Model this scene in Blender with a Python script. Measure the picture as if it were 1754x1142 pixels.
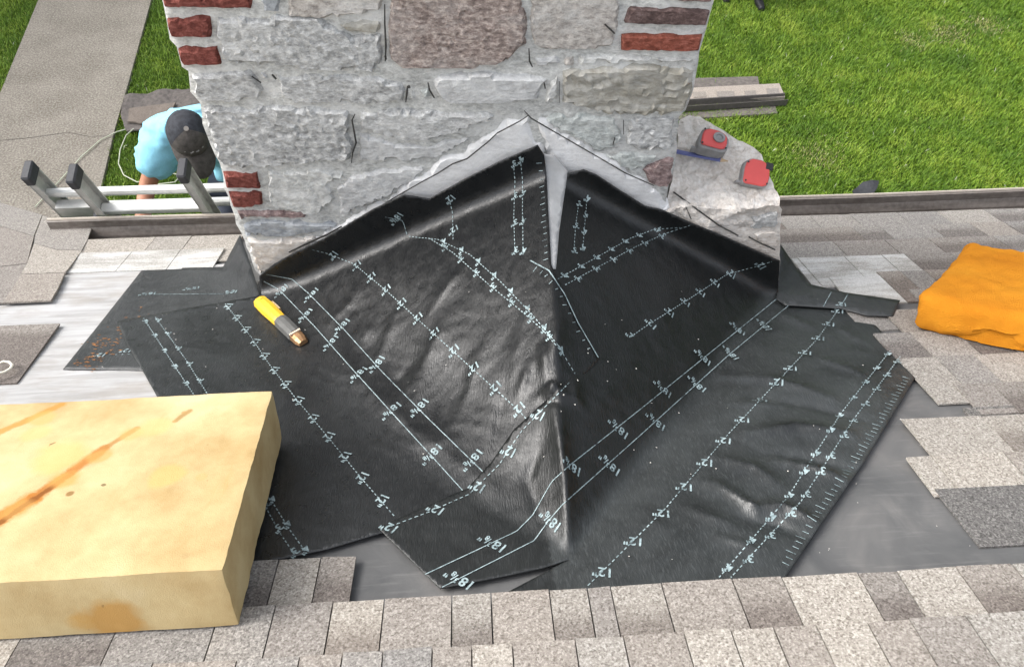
import bpy, bmesh, math, random
import numpy as np
from mathutils import Vector, Matrix, noise
from mathutils.geometry import delaunay_2d_cdt
random.seed(7); rng = np.random.default_rng(7)
for o in list(bpy.data.objects): bpy.data.objects.remove(o)
sc = bpy.context.scene
COL = sc.collection

# ------------------------------------------------------------------ camera
FPX, CX, CY = 1255.0, 877.0, 571.0            # focal length and centre in photo pixels (1754 x 1142)
def nz(v):
    v = np.array(v, float); return v / np.linalg.norm(v)
_X = nz((1, -.040, .045)); _d = np.array((-30, 979, 1255.)); _d = nz(_d - _X * (_d @ _X))
_Z = -_d; _Y = np.cross(_Z, _X)
RM = np.array([_X, _Y, _Z])                    # camera axes -> world axes
CZ = 4.65                                      # camera height above the lawn (m)
cam = bpy.data.objects.new('camera', bpy.data.cameras.new('camera')); COL.objects.link(cam)
cam.data.sensor_width = 36; cam.data.lens = FPX / 1754 * 36
cam.data.clip_start = .02; cam.data.clip_end = 2000
_right, _down, _fwd = RM[:, 0], RM[:, 1], RM[:, 2]
M = Matrix.Identity(4)
for i in range(3):
    M[i][0] = _right[i]; M[i][1] = -_down[i]; M[i][2] = -_fwd[i]
M[2][3] = CZ
cam.matrix_world = M
sc.camera = cam

# ------------------------------------------------------------------ sky, sun, exposure
world = bpy.data.worlds.new('World'); sc.world = world; world.use_nodes = True
nt = world.node_tree; bg = nt.nodes['Background']
sky = nt.nodes.new('ShaderNodeTexSky'); sky.sky_type = 'NISHITA'; sky.sun_disc = False
SUN_EL, SUN_AZ = math.radians(44), math.radians(-79)      # azimuth clockwise from +Y: from the left
sky.sun_elevation = SUN_EL; sky.sun_rotation = SUN_AZ
sky.air_density = 1.0; sky.dust_density = 4.0; sky.ozone_density = 1.0
hs = nt.nodes.new('ShaderNodeHueSaturation'); hs.inputs['Saturation'].default_value = .30          # thin overcast: a whitish sky
nt.links.new(sky.outputs[0], hs.inputs['Color']); nt.links.new(hs.outputs[0], bg.inputs[0]); bg.inputs[1].default_value = .15
sun = bpy.data.objects.new('sun', bpy.data.lights.new('sun', 'SUN')); COL.objects.link(sun)
sun.data.energy = .75; sun.data.angle = math.radians(38); sun.data.color = (1, .98, .955)
sd = Vector((math.sin(SUN_AZ) * math.cos(SUN_EL), math.cos(SUN_AZ) * math.cos(SUN_EL), math.sin(SUN_EL)))
sun.rotation_euler = sd.to_track_quat('Z', 'Y').to_euler()
sun.location = (0, 0, 12)
sc.view_settings.view_transform = 'Standard'; sc.view_settings.look = 'None'
sc.view_settings.gamma = 1; sc.view_settings.use_curve_mapping = False
sc.view_settings.exposure = 1.54

# ------------------------------------------------------------------ geometry of the place (camera at the origin, metres)
P_ROOF = math.radians(22.6)
RN = np.array([0, math.sin(P_ROOF), math.cos(P_ROOF)])     # roof normal
RT = np.array([0, math.cos(P_ROOF), -math.sin(P_ROOF)])    # down the slope
RD = 1.08
EAVE_V = 2.75
GZ = -CZ
def rays(p):
    p = np.atleast_2d(np.array(p, float))
    return np.stack([(p[:, 0] - CX) / FPX, (p[:, 1] - CY) / FPX, np.ones(len(p))], 1) @ RM.T
def roof_pt(px, py, w=0):
    r = rays((px, py))[0]; return r * (-(RD - w) / (r @ RN))
def uv(px, py, w=0):
    p = roof_pt(px, py, w); return float(p[0]), float(p @ RT)
def rp(u, v, w=0): return np.array([u, 0, 0]) + RT * v + RN * (w - RD)
def gpt(px, py, h=0):
    r = rays((px, py))[0]; return r * ((GZ + h) / r[2])
CL, CR = roof_pt(446, 505), roof_pt(1333, 503)
CS = CR - CL; CS[2] = 0; CW = np.linalg.norm(CS); CS = CS / CW
CN = np.array([CS[1], -CS[0], 0])                          # chimney front normal (towards the viewer)
def chim(p, off=0):
    r = rays(p); return r * (((CL + CN * off) @ CN) / (r @ CN))[:, None]
def st(P): return np.stack([(P - CL) @ CS, P[..., 2] - CL[2]], -1)     # chimney face coordinates
def from_st(q, off=0):
    q = np.atleast_2d(q); return CL + q[:, :1] * CS + np.array([0, 0, 1]) * q[:, 1:2] + CN * off
CA, CB = chim((935, 292))[0], roof_pt(972, 952)            # ends of the cricket ridge
def plane_n(a, b, c):
    n = nz(np.cross(b - a, c - a)); return n if n[2] > 0 else -n
NL, NR = plane_n(CA, CB, CL), plane_n(CA, CB, CR)

def smin(a, b, k):
    h = np.clip(.5 + .5 * (b - a) / k, 0, 1); return b * (1 - h) + a * h - k * h * (1 - h)
def smax(a, b, k): return -smin(-a, -b, k)
FOLDS = []                                                 # (polyline in roof uv, amplitude, width)
def seg_d(q, a, b):
    ab = b - a; t = np.clip(((q - a) @ ab) / (ab @ ab), 0, 1)
    return np.linalg.norm(q - (a + t[:, None] * ab), axis=1), t
GU, GV, GS = (-2.3, 2.4), (.5, 3.0), .004                 # relief map of the membrane over the roof plane
GRID = None
def make_grid():
    global GRID
    us = np.arange(GU[0], GU[1], GS); vs = np.arange(GV[0], GV[1], GS); G = np.zeros((len(us), len(vs)))
    for pl, amp, w in FOLDS:
        i0, i1 = [int((x - GU[0]) / GS) for x in (pl[:, 0].min() - 3 * w, pl[:, 0].max() + 3 * w)]
        j0, j1 = [int((x - GV[0]) / GS) for x in (pl[:, 1].min() - 3 * w, pl[:, 1].max() + 3 * w)]
        uu, vv = np.meshgrid(us[i0:i1], vs[j0:j1], indexing='ij'); q = np.stack([uu.ravel(), vv.ravel()], 1)
        best = np.full(len(q), 9.); tt = np.zeros(len(q)); n = len(pl) - 1
        for i in range(n):
            dd, t = seg_d(q, pl[i], pl[i + 1]); m = dd < best
            best[m] = dd[m]; tt[m] = (i + t[m]) / n
        G[i0:i1, j0:j1] += (amp * np.exp(-(best / w) ** 1.4) * (.35 + .65 * np.sin(np.pi * np.clip(tt, .05, .95)))).reshape(uu.shape)
    uu, vv = np.meshgrid(us, vs, indexing='ij')
    G += .0011 * np.sin(uu * 21 + 3 * np.sin(vv * 7)) * np.sin(vv * 17 + uu * 9)
    G += .0006 * np.sin(uu * 63 + 5 * np.sin(vv * 23)) * np.sin(vv * 51 + 2 * np.sin(uu * 31))
    GRID = G
def disp(P):
    x = np.clip((P[:, 0] - GU[0]) / GS, 0, GRID.shape[0] - 2.01); y = np.clip((P @ RT - GV[0]) / GS, 0, GRID.shape[1] - 2.01)
    i, j = x.astype(int), y.astype(int); fx, fy = x - i, y - j
    return (GRID[i, j] * (1 - fx) + GRID[i + 1, j] * fx) * (1 - fy) + (GRID[i, j + 1] * (1 - fx) + GRID[i + 1, j + 1] * fx) * fy
USE_CH = True
def sdf(P, fold=True):
    fr = P @ RN + RD
    cr = smax((P - CA) @ NL, (P - CA) @ NR, .008)
    s = (P - CL) @ CS
    fc = np.maximum(np.maximum((P - CL) @ CN - .012, -s - .004), s - CW - .004)
    kk = (.10 - .078 * np.clip((P[:, 0] - .10) / .15, 0, 1)) * np.clip((P @ RT - 1.0) / .35, .12, 1); base = smin(fr, cr, kk)
    if USE_CH: base = smin(base, fc, .045)
    return base - disp(P) if fold else base
def grad(P, e=.002):
    g = np.zeros_like(P)
    for i in range(3):
        d = np.zeros(3); d[i] = e
        g[:, i] = sdf(P + d) - sdf(P - d)
    return g / np.linalg.norm(g, axis=1)[:, None]
def march(p, off=0, fold=True):
    r = rays(p); r /= np.linalg.norm(r, axis=1)[:, None]
    t = np.full(len(r), .6); off = np.asarray(off)
    for _ in range(45): t += (sdf(r * t[:, None], False) - off) * .9
    if fold:
        for _ in range(14): t += (sdf(r * t[:, None]) - off) * .8
    return r * t[:, None]
def settle(P, off):
    for _ in range(4): P = P - (sdf(P) - off)[:, None] * grad(P)
    return P
def addfold(px, amp, w):
    P = march(px, 0, False); FOLDS.append((np.stack([P[:, 0], P @ RT], 1), amp * 1.45, w * .95))
# creases and puckers of the black membrane
for px, a, w in [
    ([(1235, 652), (1330, 660), (1420, 690)], .010, .016), ([(1290, 690), (1400, 705), (1480, 730)], -.006, .02),
    ([(1275, 752), (1360, 742), (1450, 752)], .013, .020), ([(1300, 785), (1380, 790), (1470, 815)], -.008, .017),
    ([(1330, 795), (1400, 815), (1440, 830)], .010, .016), ([(1215, 790), (1290, 812), (1330, 840)], .008, .018),
    ([(1240, 850), (1275, 872), (1295, 888)], .012, .013), ([(1290, 880), (1340, 880), (1390, 902)], .013, .013),
    ([(1270, 895), (1330, 905), (1370, 925)], -.008, .014), ([(1180, 880), (1260, 915)], .006, .02),
    ([(1190, 830), (1250, 850)], .006, .02), ([(1330, 540), (1400, 570)], .006, .02),
    ([(945, 700), (955, 760), (968, 850), (974, 935)], .010, .017), ([(925, 770), (905, 830), (930, 900)], -.007, .022),
    ([(938, 682), (952, 690)], .020, .013), ([(930, 700), (958, 704)], -.008, .010), ([(935, 660), (930, 610)], .008, .015),
    ([(960, 690), (985, 700), (985, 670)], .007, .015),
    ([(745, 600), (720, 680), (700, 720)], .005, .034), ([(800, 620), (790, 700), (775, 740)], -.004, .034),
    ([(850, 690), (840, 760), (835, 800)], .005, .028), ([(900, 560), (880, 640), (870, 680)], .0045, .028),
    ([(640, 560), (620, 600)], .005, .03), ([(560, 540), (600, 640), (700, 740), (860, 860)], .006, .04),
    ([(765, 555), (735, 620), (690, 690)], .004, .026), ([(835, 590), (805, 670), (765, 760)], .0045, .026), ([(680, 550), (640, 640)], .005, .022), ([(872, 640), (855, 720), (838, 800)], -.004, .022), ([(610, 515), (565, 565)], .005, .022), ([(790, 470), (740, 540)], .004, .022), ([(700, 640), (660, 680)], -.004, .02), ([(905, 640), (890, 690)], .006, .014), ([(1080, 640), (1000, 740)], .004, .03), ([(1150, 520), (1120, 580)], .004, .03), ([(1250, 700), (1340, 700)], .005, .012), ([(1400, 620), (1480, 650)], .006, .012), ([(1420, 560), (1500, 600)], .004, .014), ([(1230, 930), (1290, 950)], .005, .012),
    ([(960, 560), (945, 640)], .006, .018), ([(250, 545), (330, 530), (440, 508)], .005, .018),
    ([(520, 640), (480, 720)], .005, .04), ([(1330, 505), (1360, 518), (1440, 528)], .006, .012),
    ([(1090, 880), (1150, 930)], .004, .03)]: addfold(px, a, w)
make_grid()

# ------------------------------------------------------------------ materials
def mat(name, rough=.7, spec=.4, metal=0):
    m = bpy.data.materials.new(name); m.use_nodes = True
    b = m.node_tree.nodes['Principled BSDF']
    b.inputs['Roughness'].default_value = rough; b.inputs['Metallic'].default_value = metal
    b.inputs['Specular IOR Level'].default_value = spec
    return m, m.node_tree, b
def N(t, kind, **kw):
    n = t.nodes.new(kind)
    for k, v in kw.items():
        if hasattr(n, k): setattr(n, k, v)
        else: n.inputs[k.replace('_', ' ')].default_value = v
    return n
def pos(t, scale=(1, 1, 1), rot=(0, 0, 0)):
    g = N(t, 'ShaderNodeNewGeometry'); m = N(t, 'ShaderNodeMapping')
    m.inputs['Scale'].default_value = scale; m.inputs['Rotation'].default_value = rot
    t.links.new(g.outputs['Position'], m.inputs['Vector']); return m.outputs[0]
def uvc(t, scale=(1, 1, 1)):
    g = N(t, 'ShaderNodeUVMap'); m = N(t, 'ShaderNodeMapping'); m.inputs['Scale'].default_value = scale
    t.links.new(g.outputs[0], m.inputs['Vector']); return m.outputs[0]
def nois(t, vec, scale, detail=4, rough=.6, dist=0):
    n = N(t, 'ShaderNodeTexNoise'); n.inputs['Scale'].default_value = scale; n.inputs['Detail'].default_value = detail
    n.inputs['Roughness'].default_value = rough; n.inputs['Distortion'].default_value = dist
    t.links.new(vec, n.inputs['Vector']); return n.outputs['Fac']
def ramp(t, fac, stops):
    r = N(t, 'ShaderNodeValToRGB'); e = r.color_ramp.elements
    while len(e) < len(stops): e.new(.5)
    for el, (p, c) in zip(e, stops):
        el.position = p; el.color = (*c, 1) if len(c) == 3 else c
    t.links.new(fac, r.inputs[0]); return r.outputs[0]
def mix(t, fac, a, b, mode='MIX'):
    n = N(t, 'ShaderNodeMix', data_type='RGBA', blend_type=mode)
    for s, v in ((n.inputs['Factor'], fac), (n.inputs[6], a), (n.inputs[7], b)):
        if isinstance(v, (int, float)): s.default_value = v
        elif isinstance(v, tuple): s.default_value = (*v, 1)
        else: t.links.new(v, s)
    return n.outputs[2]
def mth(t, op, a, b=0.0):
    n = N(t, 'ShaderNodeMath', operation=op)
    for s, v in zip(n.inputs, (a, b)):
        if isinstance(v, (int, float)): s.default_value = v
        else: t.links.new(v, s)
    return n.outputs[0]
def bump(t, b, h, strength=.5, dist=.01):
    n = N(t, 'ShaderNodeBump'); n.inputs['Strength'].default_value = strength; n.inputs['Distance'].default_value = dist
    t.links.new(h, n.inputs['Height']); t.links.new(n.outputs[0], b.inputs['Normal'])
def plain(name, col, rough=.6, spec=.4, metal=0, var=.18, scale=40, bmp=.15):
    m, t, b = mat(name, rough, spec, metal); v = pos(t)
    f = nois(t, v, scale, 5)
    c = ramp(t, f, [(.3, tuple(x * (1 - var) for x in col)), (.7, tuple(min(1, x * (1 + var)) for x in col))])
    t.links.new(c, b.inputs['Base Color']); bump(t, b, f, bmp, .004); return m

def shingle_mat(name, dark, mid, light, band=None):
    m, t, b = mat(name, .92, .2); v = pos(t)
    g1 = nois(t, v, 260, 2, .7); g2 = nois(t, v, 7, 3); 
    vor = N(t, 'ShaderNodeTexVoronoi'); vor.inputs['Scale'].default_value = 240; t.links.new(v, vor.inputs['Vector'])
    g = mth(t, 'ADD', mth(t, 'MULTIPLY', g1, .72), mth(t, 'MULTIPLY', vor.outputs['Color'], .28))
    c = ramp(t, g, [(.35, dark), (.475, mid), (.54, mid), (.63, light)])
    c = mix(t, mth(t, 'MULTIPLY', g2, .30), c, tuple(x * .62 for x in mid))
    oi = N(t, 'ShaderNodeObjectInfo')
    c = mix(t, 1.0, c, ramp(t, oi.outputs['Random'], [(0, (.80, .805, .815)), (1, (.96, .945, .925))]), 'MULTIPLY')
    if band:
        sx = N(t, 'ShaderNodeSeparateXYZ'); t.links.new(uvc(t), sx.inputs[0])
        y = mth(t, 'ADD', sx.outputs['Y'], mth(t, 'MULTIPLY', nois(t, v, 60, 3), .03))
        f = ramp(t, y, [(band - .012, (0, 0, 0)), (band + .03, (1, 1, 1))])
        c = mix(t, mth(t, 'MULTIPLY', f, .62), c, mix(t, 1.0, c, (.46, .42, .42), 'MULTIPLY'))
    t.links.new(c, b.inputs['Base Color']); bump(t, b, g, .55, .003); return m
MS = {
 'cream': shingle_mat('shingle_cream', (0.171, 0.151, 0.131), (0.347, 0.32, 0.284), (0.513, 0.486, 0.441)),
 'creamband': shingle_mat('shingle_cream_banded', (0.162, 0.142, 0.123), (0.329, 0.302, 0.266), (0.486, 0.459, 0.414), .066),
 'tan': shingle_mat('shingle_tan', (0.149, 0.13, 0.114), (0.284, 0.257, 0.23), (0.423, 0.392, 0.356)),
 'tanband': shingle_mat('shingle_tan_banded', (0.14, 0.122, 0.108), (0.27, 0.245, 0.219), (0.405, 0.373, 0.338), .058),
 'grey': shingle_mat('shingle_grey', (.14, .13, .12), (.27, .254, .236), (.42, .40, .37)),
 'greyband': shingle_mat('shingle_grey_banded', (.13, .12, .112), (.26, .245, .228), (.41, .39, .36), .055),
 'under': shingle_mat('shingle_headlap', (.07, .066, .062), (.155, .148, .14), (.28, .265, .25)),
}
def chalk_mat():
    m, t, b = mat('chalky_shingle', .9, .2); v = pos(t); 
    f = nois(t, pos(t, (2.2, 9, 9)), 2.2, 6, .65); g = nois(t, v, 240, 2)
    c = ramp(t, f, [(.32, (.21, .20, .18)), (.46, (.33, .32, .30)), (.60, (.52, .52, .51))])
    c = mix(t, .35, c, ramp(t, g, [(.4, (.2, .19, .17)), (.62, (.62, .6, .56))]))
    t.links.new(c, b.inputs['Base Color']); bump(t, b, g, .35, .003); return m
MS['chalk'] = chalk_mat()
def board_mat():
    m, t, b = mat('weathered_deck_board', .85, .25)
    f = nois(t, pos(t, (1.6, 14, 14)), 2.4, 8, .66, .5); k = nois(t, pos(t, (4, 7, 7)), 1.4, 5)
    c = ramp(t, f, [(.28, (.25, .245, .24)), (.47, (.34, .337, .332)), (.66, (.43, .43, .432))])
    c = mix(t, ramp(t, k, [(.46, (0, 0, 0)), (.66, (.55, .55, .55))]), c, (.26, .235, .205))
    t.links.new(c, b.inputs['Base Color']); bump(t, b, f, .4, .004); return m
M_BOARD = board_mat()
def under_mat():
    m, t, b = mat('grey_underlayment', .55, .35)
    f = nois(t, pos(t), 5.5, 6, .62, .8); g = nois(t, pos(t), 90, 3); s = nois(t, pos(t, (3, 30, 30)), 3, 4)
    c = ramp(t, f, [(.32, (.078, .079, .08)), (.52, (.108, .107, .106)), (.68, (.145, .14, .135))])
    c = mix(t, ramp(t, s, [(.55, (0, 0, 0)), (.75, (.35, .35, .35))]), c, (.20, .194, .188))
    sp = nois(t, pos(t), 170, 1)
    t.links.new(c, b.inputs['Base Color']); bump(t, b, f, .25, .01)
    t.links.new(ramp(t, f, [(.3, (.42,) * 3), (.7, (.66,) * 3)]), b.inputs['Roughness']); return m
M_UNDER = under_mat()
def membrane_mat(name, col, dust_sheen, dust_sheen_col, rough=.42):
    m, t, b = mat(name, rough, .5)
    hair = nois(t, pos(t, (1, .16, .3), (0, 0, math.radians(28))), 320, 3, .6)
    big = nois(t, pos(t), 4.2, 6, .68, .6); mid = nois(t, pos(t), 34, 5, .65)
    at = N(t, 'ShaderNodeAttribute'); at.attribute_name = 'dust_sheen'
    du = mth(t, 'MULTIPLY', mth(t, 'ADD', mth(t, 'MULTIPLY', at.outputs['Fac'], .94), .06), dust_sheen)  # dust and reflected-sky sheen, both mixed into the base colour
    c = mix(t, mth(t, 'MULTIPLY', ramp(t, big, [(.30, (.25, .25, .25)), (.72, (1, 1, 1))]), du), col, dust_sheen_col)
    c = mix(t, mth(t, 'MULTIPLY', ramp(t, hair, [(.52, (0, 0, 0)), (.74, (1, 1, 1))]), mth(t, 'MULTIPLY', du, .7)), c, tuple(min(1, x * 1.5) for x in dust_sheen_col))
    sp = nois(t, pos(t), 150, 1, .5)
    t.links.new(c, b.inputs['Base Color'])
    t.links.new(ramp(t, mid, [(.3, (rough - .10,) * 3), (.7, (rough + .14,) * 3)]), b.inputs['Roughness'])
    h = mth(t, 'ADD', mth(t, 'MULTIPLY', hair, .6), mth(t, 'MULTIPLY', mid, .4))
    bump(t, b, h, .42, .005); return m
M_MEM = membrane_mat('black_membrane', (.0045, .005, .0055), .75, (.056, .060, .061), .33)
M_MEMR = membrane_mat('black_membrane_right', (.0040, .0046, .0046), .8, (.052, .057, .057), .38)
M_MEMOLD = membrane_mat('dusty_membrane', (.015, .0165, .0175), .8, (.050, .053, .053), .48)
def ink_mat():
    m, t, b = mat('printed_ink', .6, .3); f = nois(t, pos(t), 70, 5, .75); g = nois(t, pos(t), 5, 4)
    c = ramp(t, mth(t, 'ADD', mth(t, 'MULTIPLY', f, .75), mth(t, 'MULTIPLY', g, .25)), [(.37, (.028, .032, .034)), (.47, (.20, .26, .27)), (.62, (.36, .44, .45))])
    t.links.new(c, b.inputs['Base Color']); return m
M_PRINT = ink_mat()
def stone_mat(name, c1, c2, c3, scale=9, stretch=(1, 1, 1), speck=.25, bs=.7, smear=.0):
    m, t, b = mat(name, .9, .25)
    f = nois(t, pos(t, stretch), scale, 8, .68, .5); g = nois(t, pos(t, (1, 1, 1.8)), 58, 6, .75)
    c = ramp(t, f, [(.32, c1), (.5, c2), (.66, c3)])
    c = mix(t, min(.75, speck * 1.45), c, ramp(t, g, [(.34, tuple(x * .45 for x in c1)), (.5, c2), (.66, tuple(min(1, x * 1.35) for x in c3))]))
    if smear:
        sm = nois(t, pos(t, (1, 1, 1.6)), 7, 8, .72, .6)
        c = mix(t, mth(t, 'MULTIPLY', ramp(t, sm, [(.47, (0, 0, 0)), (.60, (1, 1, 1))]), smear), c, (.71, .705, .68))
    t.links.new(c, b.inputs['Base Color'])
    bump(t, b, mth(t, 'ADD', mth(t, 'MULTIPLY', f, .5), mth(t, 'MULTIPLY', g, .6)), min(1, bs * 1.0), .013); return m
ST = {
 'grey': stone_mat('stone_grey', (.25, .25, .245), (.47, .47, .458), (.68, .68, .665), 13, (1, 1, 2.2), .42, .9, .35),
 'blue': stone_mat('stone_blue_grey', (.22, .235, .255), (.33, .35, .37), (.45, .47, .49), 8, (1, 1, 3), .3, .8, .25),
 'green': stone_mat('stone_pale_green', (.36, .38, .36), (.47, .495, .475), (.62, .64, .61), 12, (1, 1, 2.2), .4, .9, .3),
 'pink': stone_mat('stone_pink_granite', (.17, .13, .115), (.345, .275, .245), (.60, .52, .465), 30, (1, 1, 1), .5, 1, .18),
 'buff': stone_mat('stone_buff', (.33, .30, .275), (.44, .405, .37), (.55, .52, .48), 14, (1, 1, 1), .45, .8, .45),
 'olive': stone_mat('stone_olive_banded', (.21, .195, .155), (.335, .315, .265), (.45, .435, .39), 5, (.6, .6, 5.5), .18, .8, .35),
 'white': stone_mat('stone_white_grey', (.40, .40, .395), (.54, .54, .53), (.66, .66, .645), 7, (1, 1, 3), .25),
 'brick': stone_mat('brick_red', (.11, .028, .022), (.18, .05, .038), (.27, .10, .082), 30, (1, 1, 1), .5, .9),
 'brickdark': stone_mat('brick_dark_brown', (.075, .05, .046), (.125, .082, .075), (.20, .145, .135), 30, (1, 1, 1), .5, .9),
 'brickor': stone_mat('brick_orange_red', (.17, .045, .028), (.26, .075, .048), (.36, .14, .105), 30, (1, 1, 1), .5, .9),
 'brown': stone_mat('broken_brick_brown', (.16, .105, .10), (.28, .20, .19), (.42, .34, .32), 24, (1, 1, 1), .6, 1),
 'mortar': stone_mat('mortar_pale_grey', (.42, .42, .40), (.56, .56, .535), (.69, .69, .66), 16, (1, 1, 1.4), .4, .8, .7),
 'cream': stone_mat('mortar_cream', (.56, .495, .43), (.73, .665, .595), (.84, .79, .73), 9, (1, 1, 1), .28, .8, .3),
 'parge': stone_mat('lime_wash', (.58, .575, .565), (.71, .705, .695), (.80, .795, .785), 6, (1, 1, 4), .12, .4),
 'crack': stone_mat('dark_crack', (.03, .03, .028), (.05, .048, .044), (.08, .075, .07), 20),
}

# ------------------------------------------------------------------ mesh helpers
def empty(name, loc, label, cat, group=None):
    o = bpy.data.objects.new(name, None); COL.objects.link(o); o.location = loc; o.empty_display_size = .1
    o['label'] = label; o['category'] = cat
    if group: o['group'] = group
    return o
OFF = np.array([0, 0, CZ])
def W(P): return np.asarray(P, float) + OFF
def obj(name, verts, faces, m, parent=None, smooth=False, uvs=None, world=False):
    """verts: camera-origin coordinates (world=False) -> one mesh object"""
    V = np.asarray(verts, float)
    if not world: V = V + OFF
    base = np.array(parent.matrix_world.translation if parent is None else _loc(parent)) if parent else np.zeros(3)
    org = np.zeros(3)
    if parent is None:
        org = np.array([V[:, 0].mean(), V[:, 1].mean(), V[:, 2].min()])
    me = bpy.data.meshes.new(name); me.from_pydata((V - base - org).tolist(), [], [tuple(map(int, f)) for f in faces]); 
    if uvs is not None:
        l = me.uv_layers.new(name='UVMap'); vi = np.zeros(len(me.loops), int); me.loops.foreach_get('vertex_index', vi)
        l.data.foreach_set('uv', np.asarray(uvs, float)[vi].ravel())
    if smooth: me.polygons.foreach_set('use_smooth', [True] * len(me.polygons))
    me.materials.append(m); me.update()
    o = bpy.data.objects.new(name, me); COL.objects.link(o)
    if parent is None: o.location = org
    else: o.parent = parent
    return o
def _loc(o):
    p = np.array(o.location)
    return p + _loc(o.parent) if o.parent else p
def tag(o, label=None, cat=None, group=None, kind=None):
    if label: o['label'] = label
    if cat: o['category'] = cat
    if group: o['group'] = group
    if kind: o['kind'] = kind
    return o
def prism(top, bottom):
    """two matching rings -> closed solid"""
    n = len(top); V = list(top) + list(bottom)
    F = [list(range(n)), list(range(2 * n - 1, n - 1, -1))]
    F += [[i, i + n, (i + 1) % n + n, (i + 1) % n] for i in range(n)]
    return V, F
def box(c, ax, ay, az):
    c, ax, ay, az = map(np.array, (c, ax, ay, az))
    b = [c - ax - ay - az, c + ax - ay - az, c + ax + ay - az, c - ax + ay - az]
    t = [p + 2 * az for p in b]; return prism(t, b)
class MB:
    def __init__(s): s.v = []; s.f = []
    def add(s, VF):
        V, F = VF; n = len(s.v); s.v += [np.asarray(p, float) for p in V]; s.f += [[i + n for i in f] for f in F]; return s
def tube(pts, rad, seg=8, cap=True):
    pts = [np.array(p, float) for p in pts]; n = len(pts); V = []; F = []
    rad = [rad] * n if np.isscalar(rad) else rad
    prev = None
    for i in range(n):
        t = nz(pts[min(i + 1, n - 1)] - pts[max(i - 1, 0)])
        a = np.array([0, 0, 1.]) if abs(t[2]) < .9 else np.array([1., 0, 0])
        if prev is not None: a = prev
        x = nz(np.cross(t, a)); y = np.cross(x, t); prev = y
        for k in range(seg):
            an = 2 * math.pi * k / seg; V.append(pts[i] + rad[i] * (math.cos(an) * x + math.sin(an) * y))
    for i in range(n - 1):
        for k in range(seg):
            F.append([i * seg + k, i * seg + (k + 1) % seg, (i + 1) * seg + (k + 1) % seg, (i + 1) * seg + k])
    if cap: F += [list(range(seg))[::-1], list(range((n - 1) * seg, n * seg))]
    return V, F
def dens(poly, step, jit=0, seed=0):
    """subdivide a closed polygon, optionally roughen it"""
    out = []; n = len(poly); R = np.random.default_rng(seed)
    for i in range(n):
        a, b = np.array(poly[i], float), np.array(poly[(i + 1) % n], float)
        k = max(1, int(np.linalg.norm(b - a) / step))
        for j in range(k):
            p = a + (b - a) * j / k
            if jit and (j or True): p = p + R.normal(0, jit, 2)
            out.append(p)
    return np.array(out)
def dens_open(px, step):
    out = [np.array(px[0], float)]
    for a, b in zip(px[:-1], px[1:]):
        a, b = np.array(a, float), np.array(b, float); k = max(1, int(np.linalg.norm(b - a) / step))
        out += [a + (b - a) * (j + 1) / k for j in range(k)]
    return np.array(out)
def poly_d(q, poly):
    d = np.full(len(q), 9e9)
    for i in range(len(poly)):
        dd, _ = seg_d(q, poly[i], poly[(i + 1) % len(poly)] + 1e-9); d = np.minimum(d, dd)
    return d
def inside(q, poly):
    r = np.zeros(len(q), bool); n = len(poly)
    for i in range(n):
        a, b = poly[i], poly[(i + 1) % n]
        c = ((a[1] > q[:, 1]) != (b[1] > q[:, 1])) & (q[:, 0] < (b[0] - a[0]) * (q[:, 1] - a[1]) / (b[1] - a[1] + 1e-12) + a[0])
        r ^= c
    return r
def fill(poly, step, seed=0):
    """constrained triangulation of a polygon with interior points"""
    poly = np.asarray(poly, float); lo, hi = poly.min(0), poly.max(0)
    gx, gy = np.meshgrid(np.arange(lo[0], hi[0], step), np.arange(lo[1], hi[1], step))
    gx[::2] += step * .5
    q = np.stack([gx.ravel(), gy.ravel()], 1) + np.random.default_rng(seed).uniform(-.18, .18, (gx.size, 2)) * step
    q = q[inside(q, poly)]; q = q[poly_d(q, poly) > step * .45] if len(q) else q
    vs = [Vector(p) for p in poly] + [Vector(p) for p in q]
    r = delaunay_2d_cdt(vs, [], [list(range(len(poly)))], 1, 1e-7)
    return np.array([tuple(p) for p in r[0]]), [list(f) for f in r[2]], len(poly)
def fbm(p, o=4):
    return noise.fractal(Vector(p), 1.0, 2.0, o)

# ================================================================== THE SETTING
# ---- lawn
def lawn_mat():
    m, t, b = mat('lawn_soil', .95, .1); f = nois(t, pos(t), 3, 6); g = nois(t, pos(t), 60, 4)
    c = ramp(t, f, [(.35, (.030, .060, .008)), (.65, (.055, .10, .014))])
    c = mix(t, .4, c, ramp(t, g, [(.4, (.018, .04, .006)), (.6, (.09, .13, .02))]))
    t.links.new(c, b.inputs['Base Color']); bump(t, b, g, .8, .03); return m
S = 300
tag(obj('lawn', [(-S, -S, GZ), (S, -S, GZ), (S, S, GZ), (-S, S, GZ)], [[0, 1, 2, 3]], lawn_mat()), kind='structure')
# ---- walkway
def walk_mat():
    m, t, b = mat('aggregate_concrete', .9, .25); v = pos(t)
    f = nois(t, v, 2.2, 6, .6); g = nois(t, v, 55, 3, .7); s = nois(t, v, 120, 2)
    c = ramp(t, f, [(.35, (.17, .15, .122)), (.65, (.29, .262, .22))])
    c = mix(t, .55, c, ramp(t, g, [(.36, (.11, .095, .075)), (.5, (.24, .215, .18)), (.66, (.46, .43, .37))]))
    t.links.new(c, b.inputs['Base Color']); bump(t, b, s, .5, .006); return m
wp = [gpt(*p) for p in [(95, -60), (70, 0), (0, 172), (-140, 430), (120, 470), (172, 340), (200, 222), (221, 150), (262, 0), (280, -60)]]
wp = [np.array([p[0], p[1], GZ]) for p in wp]
V, F = prism([p + [0, 0, .035] for p in wp], [p - [0, 0, .1] for p in wp])
walk = tag(obj('walkway', V, F, walk_mat()), kind='structure')
walk_poly = np.array([p[:2] for p in wp])
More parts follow.
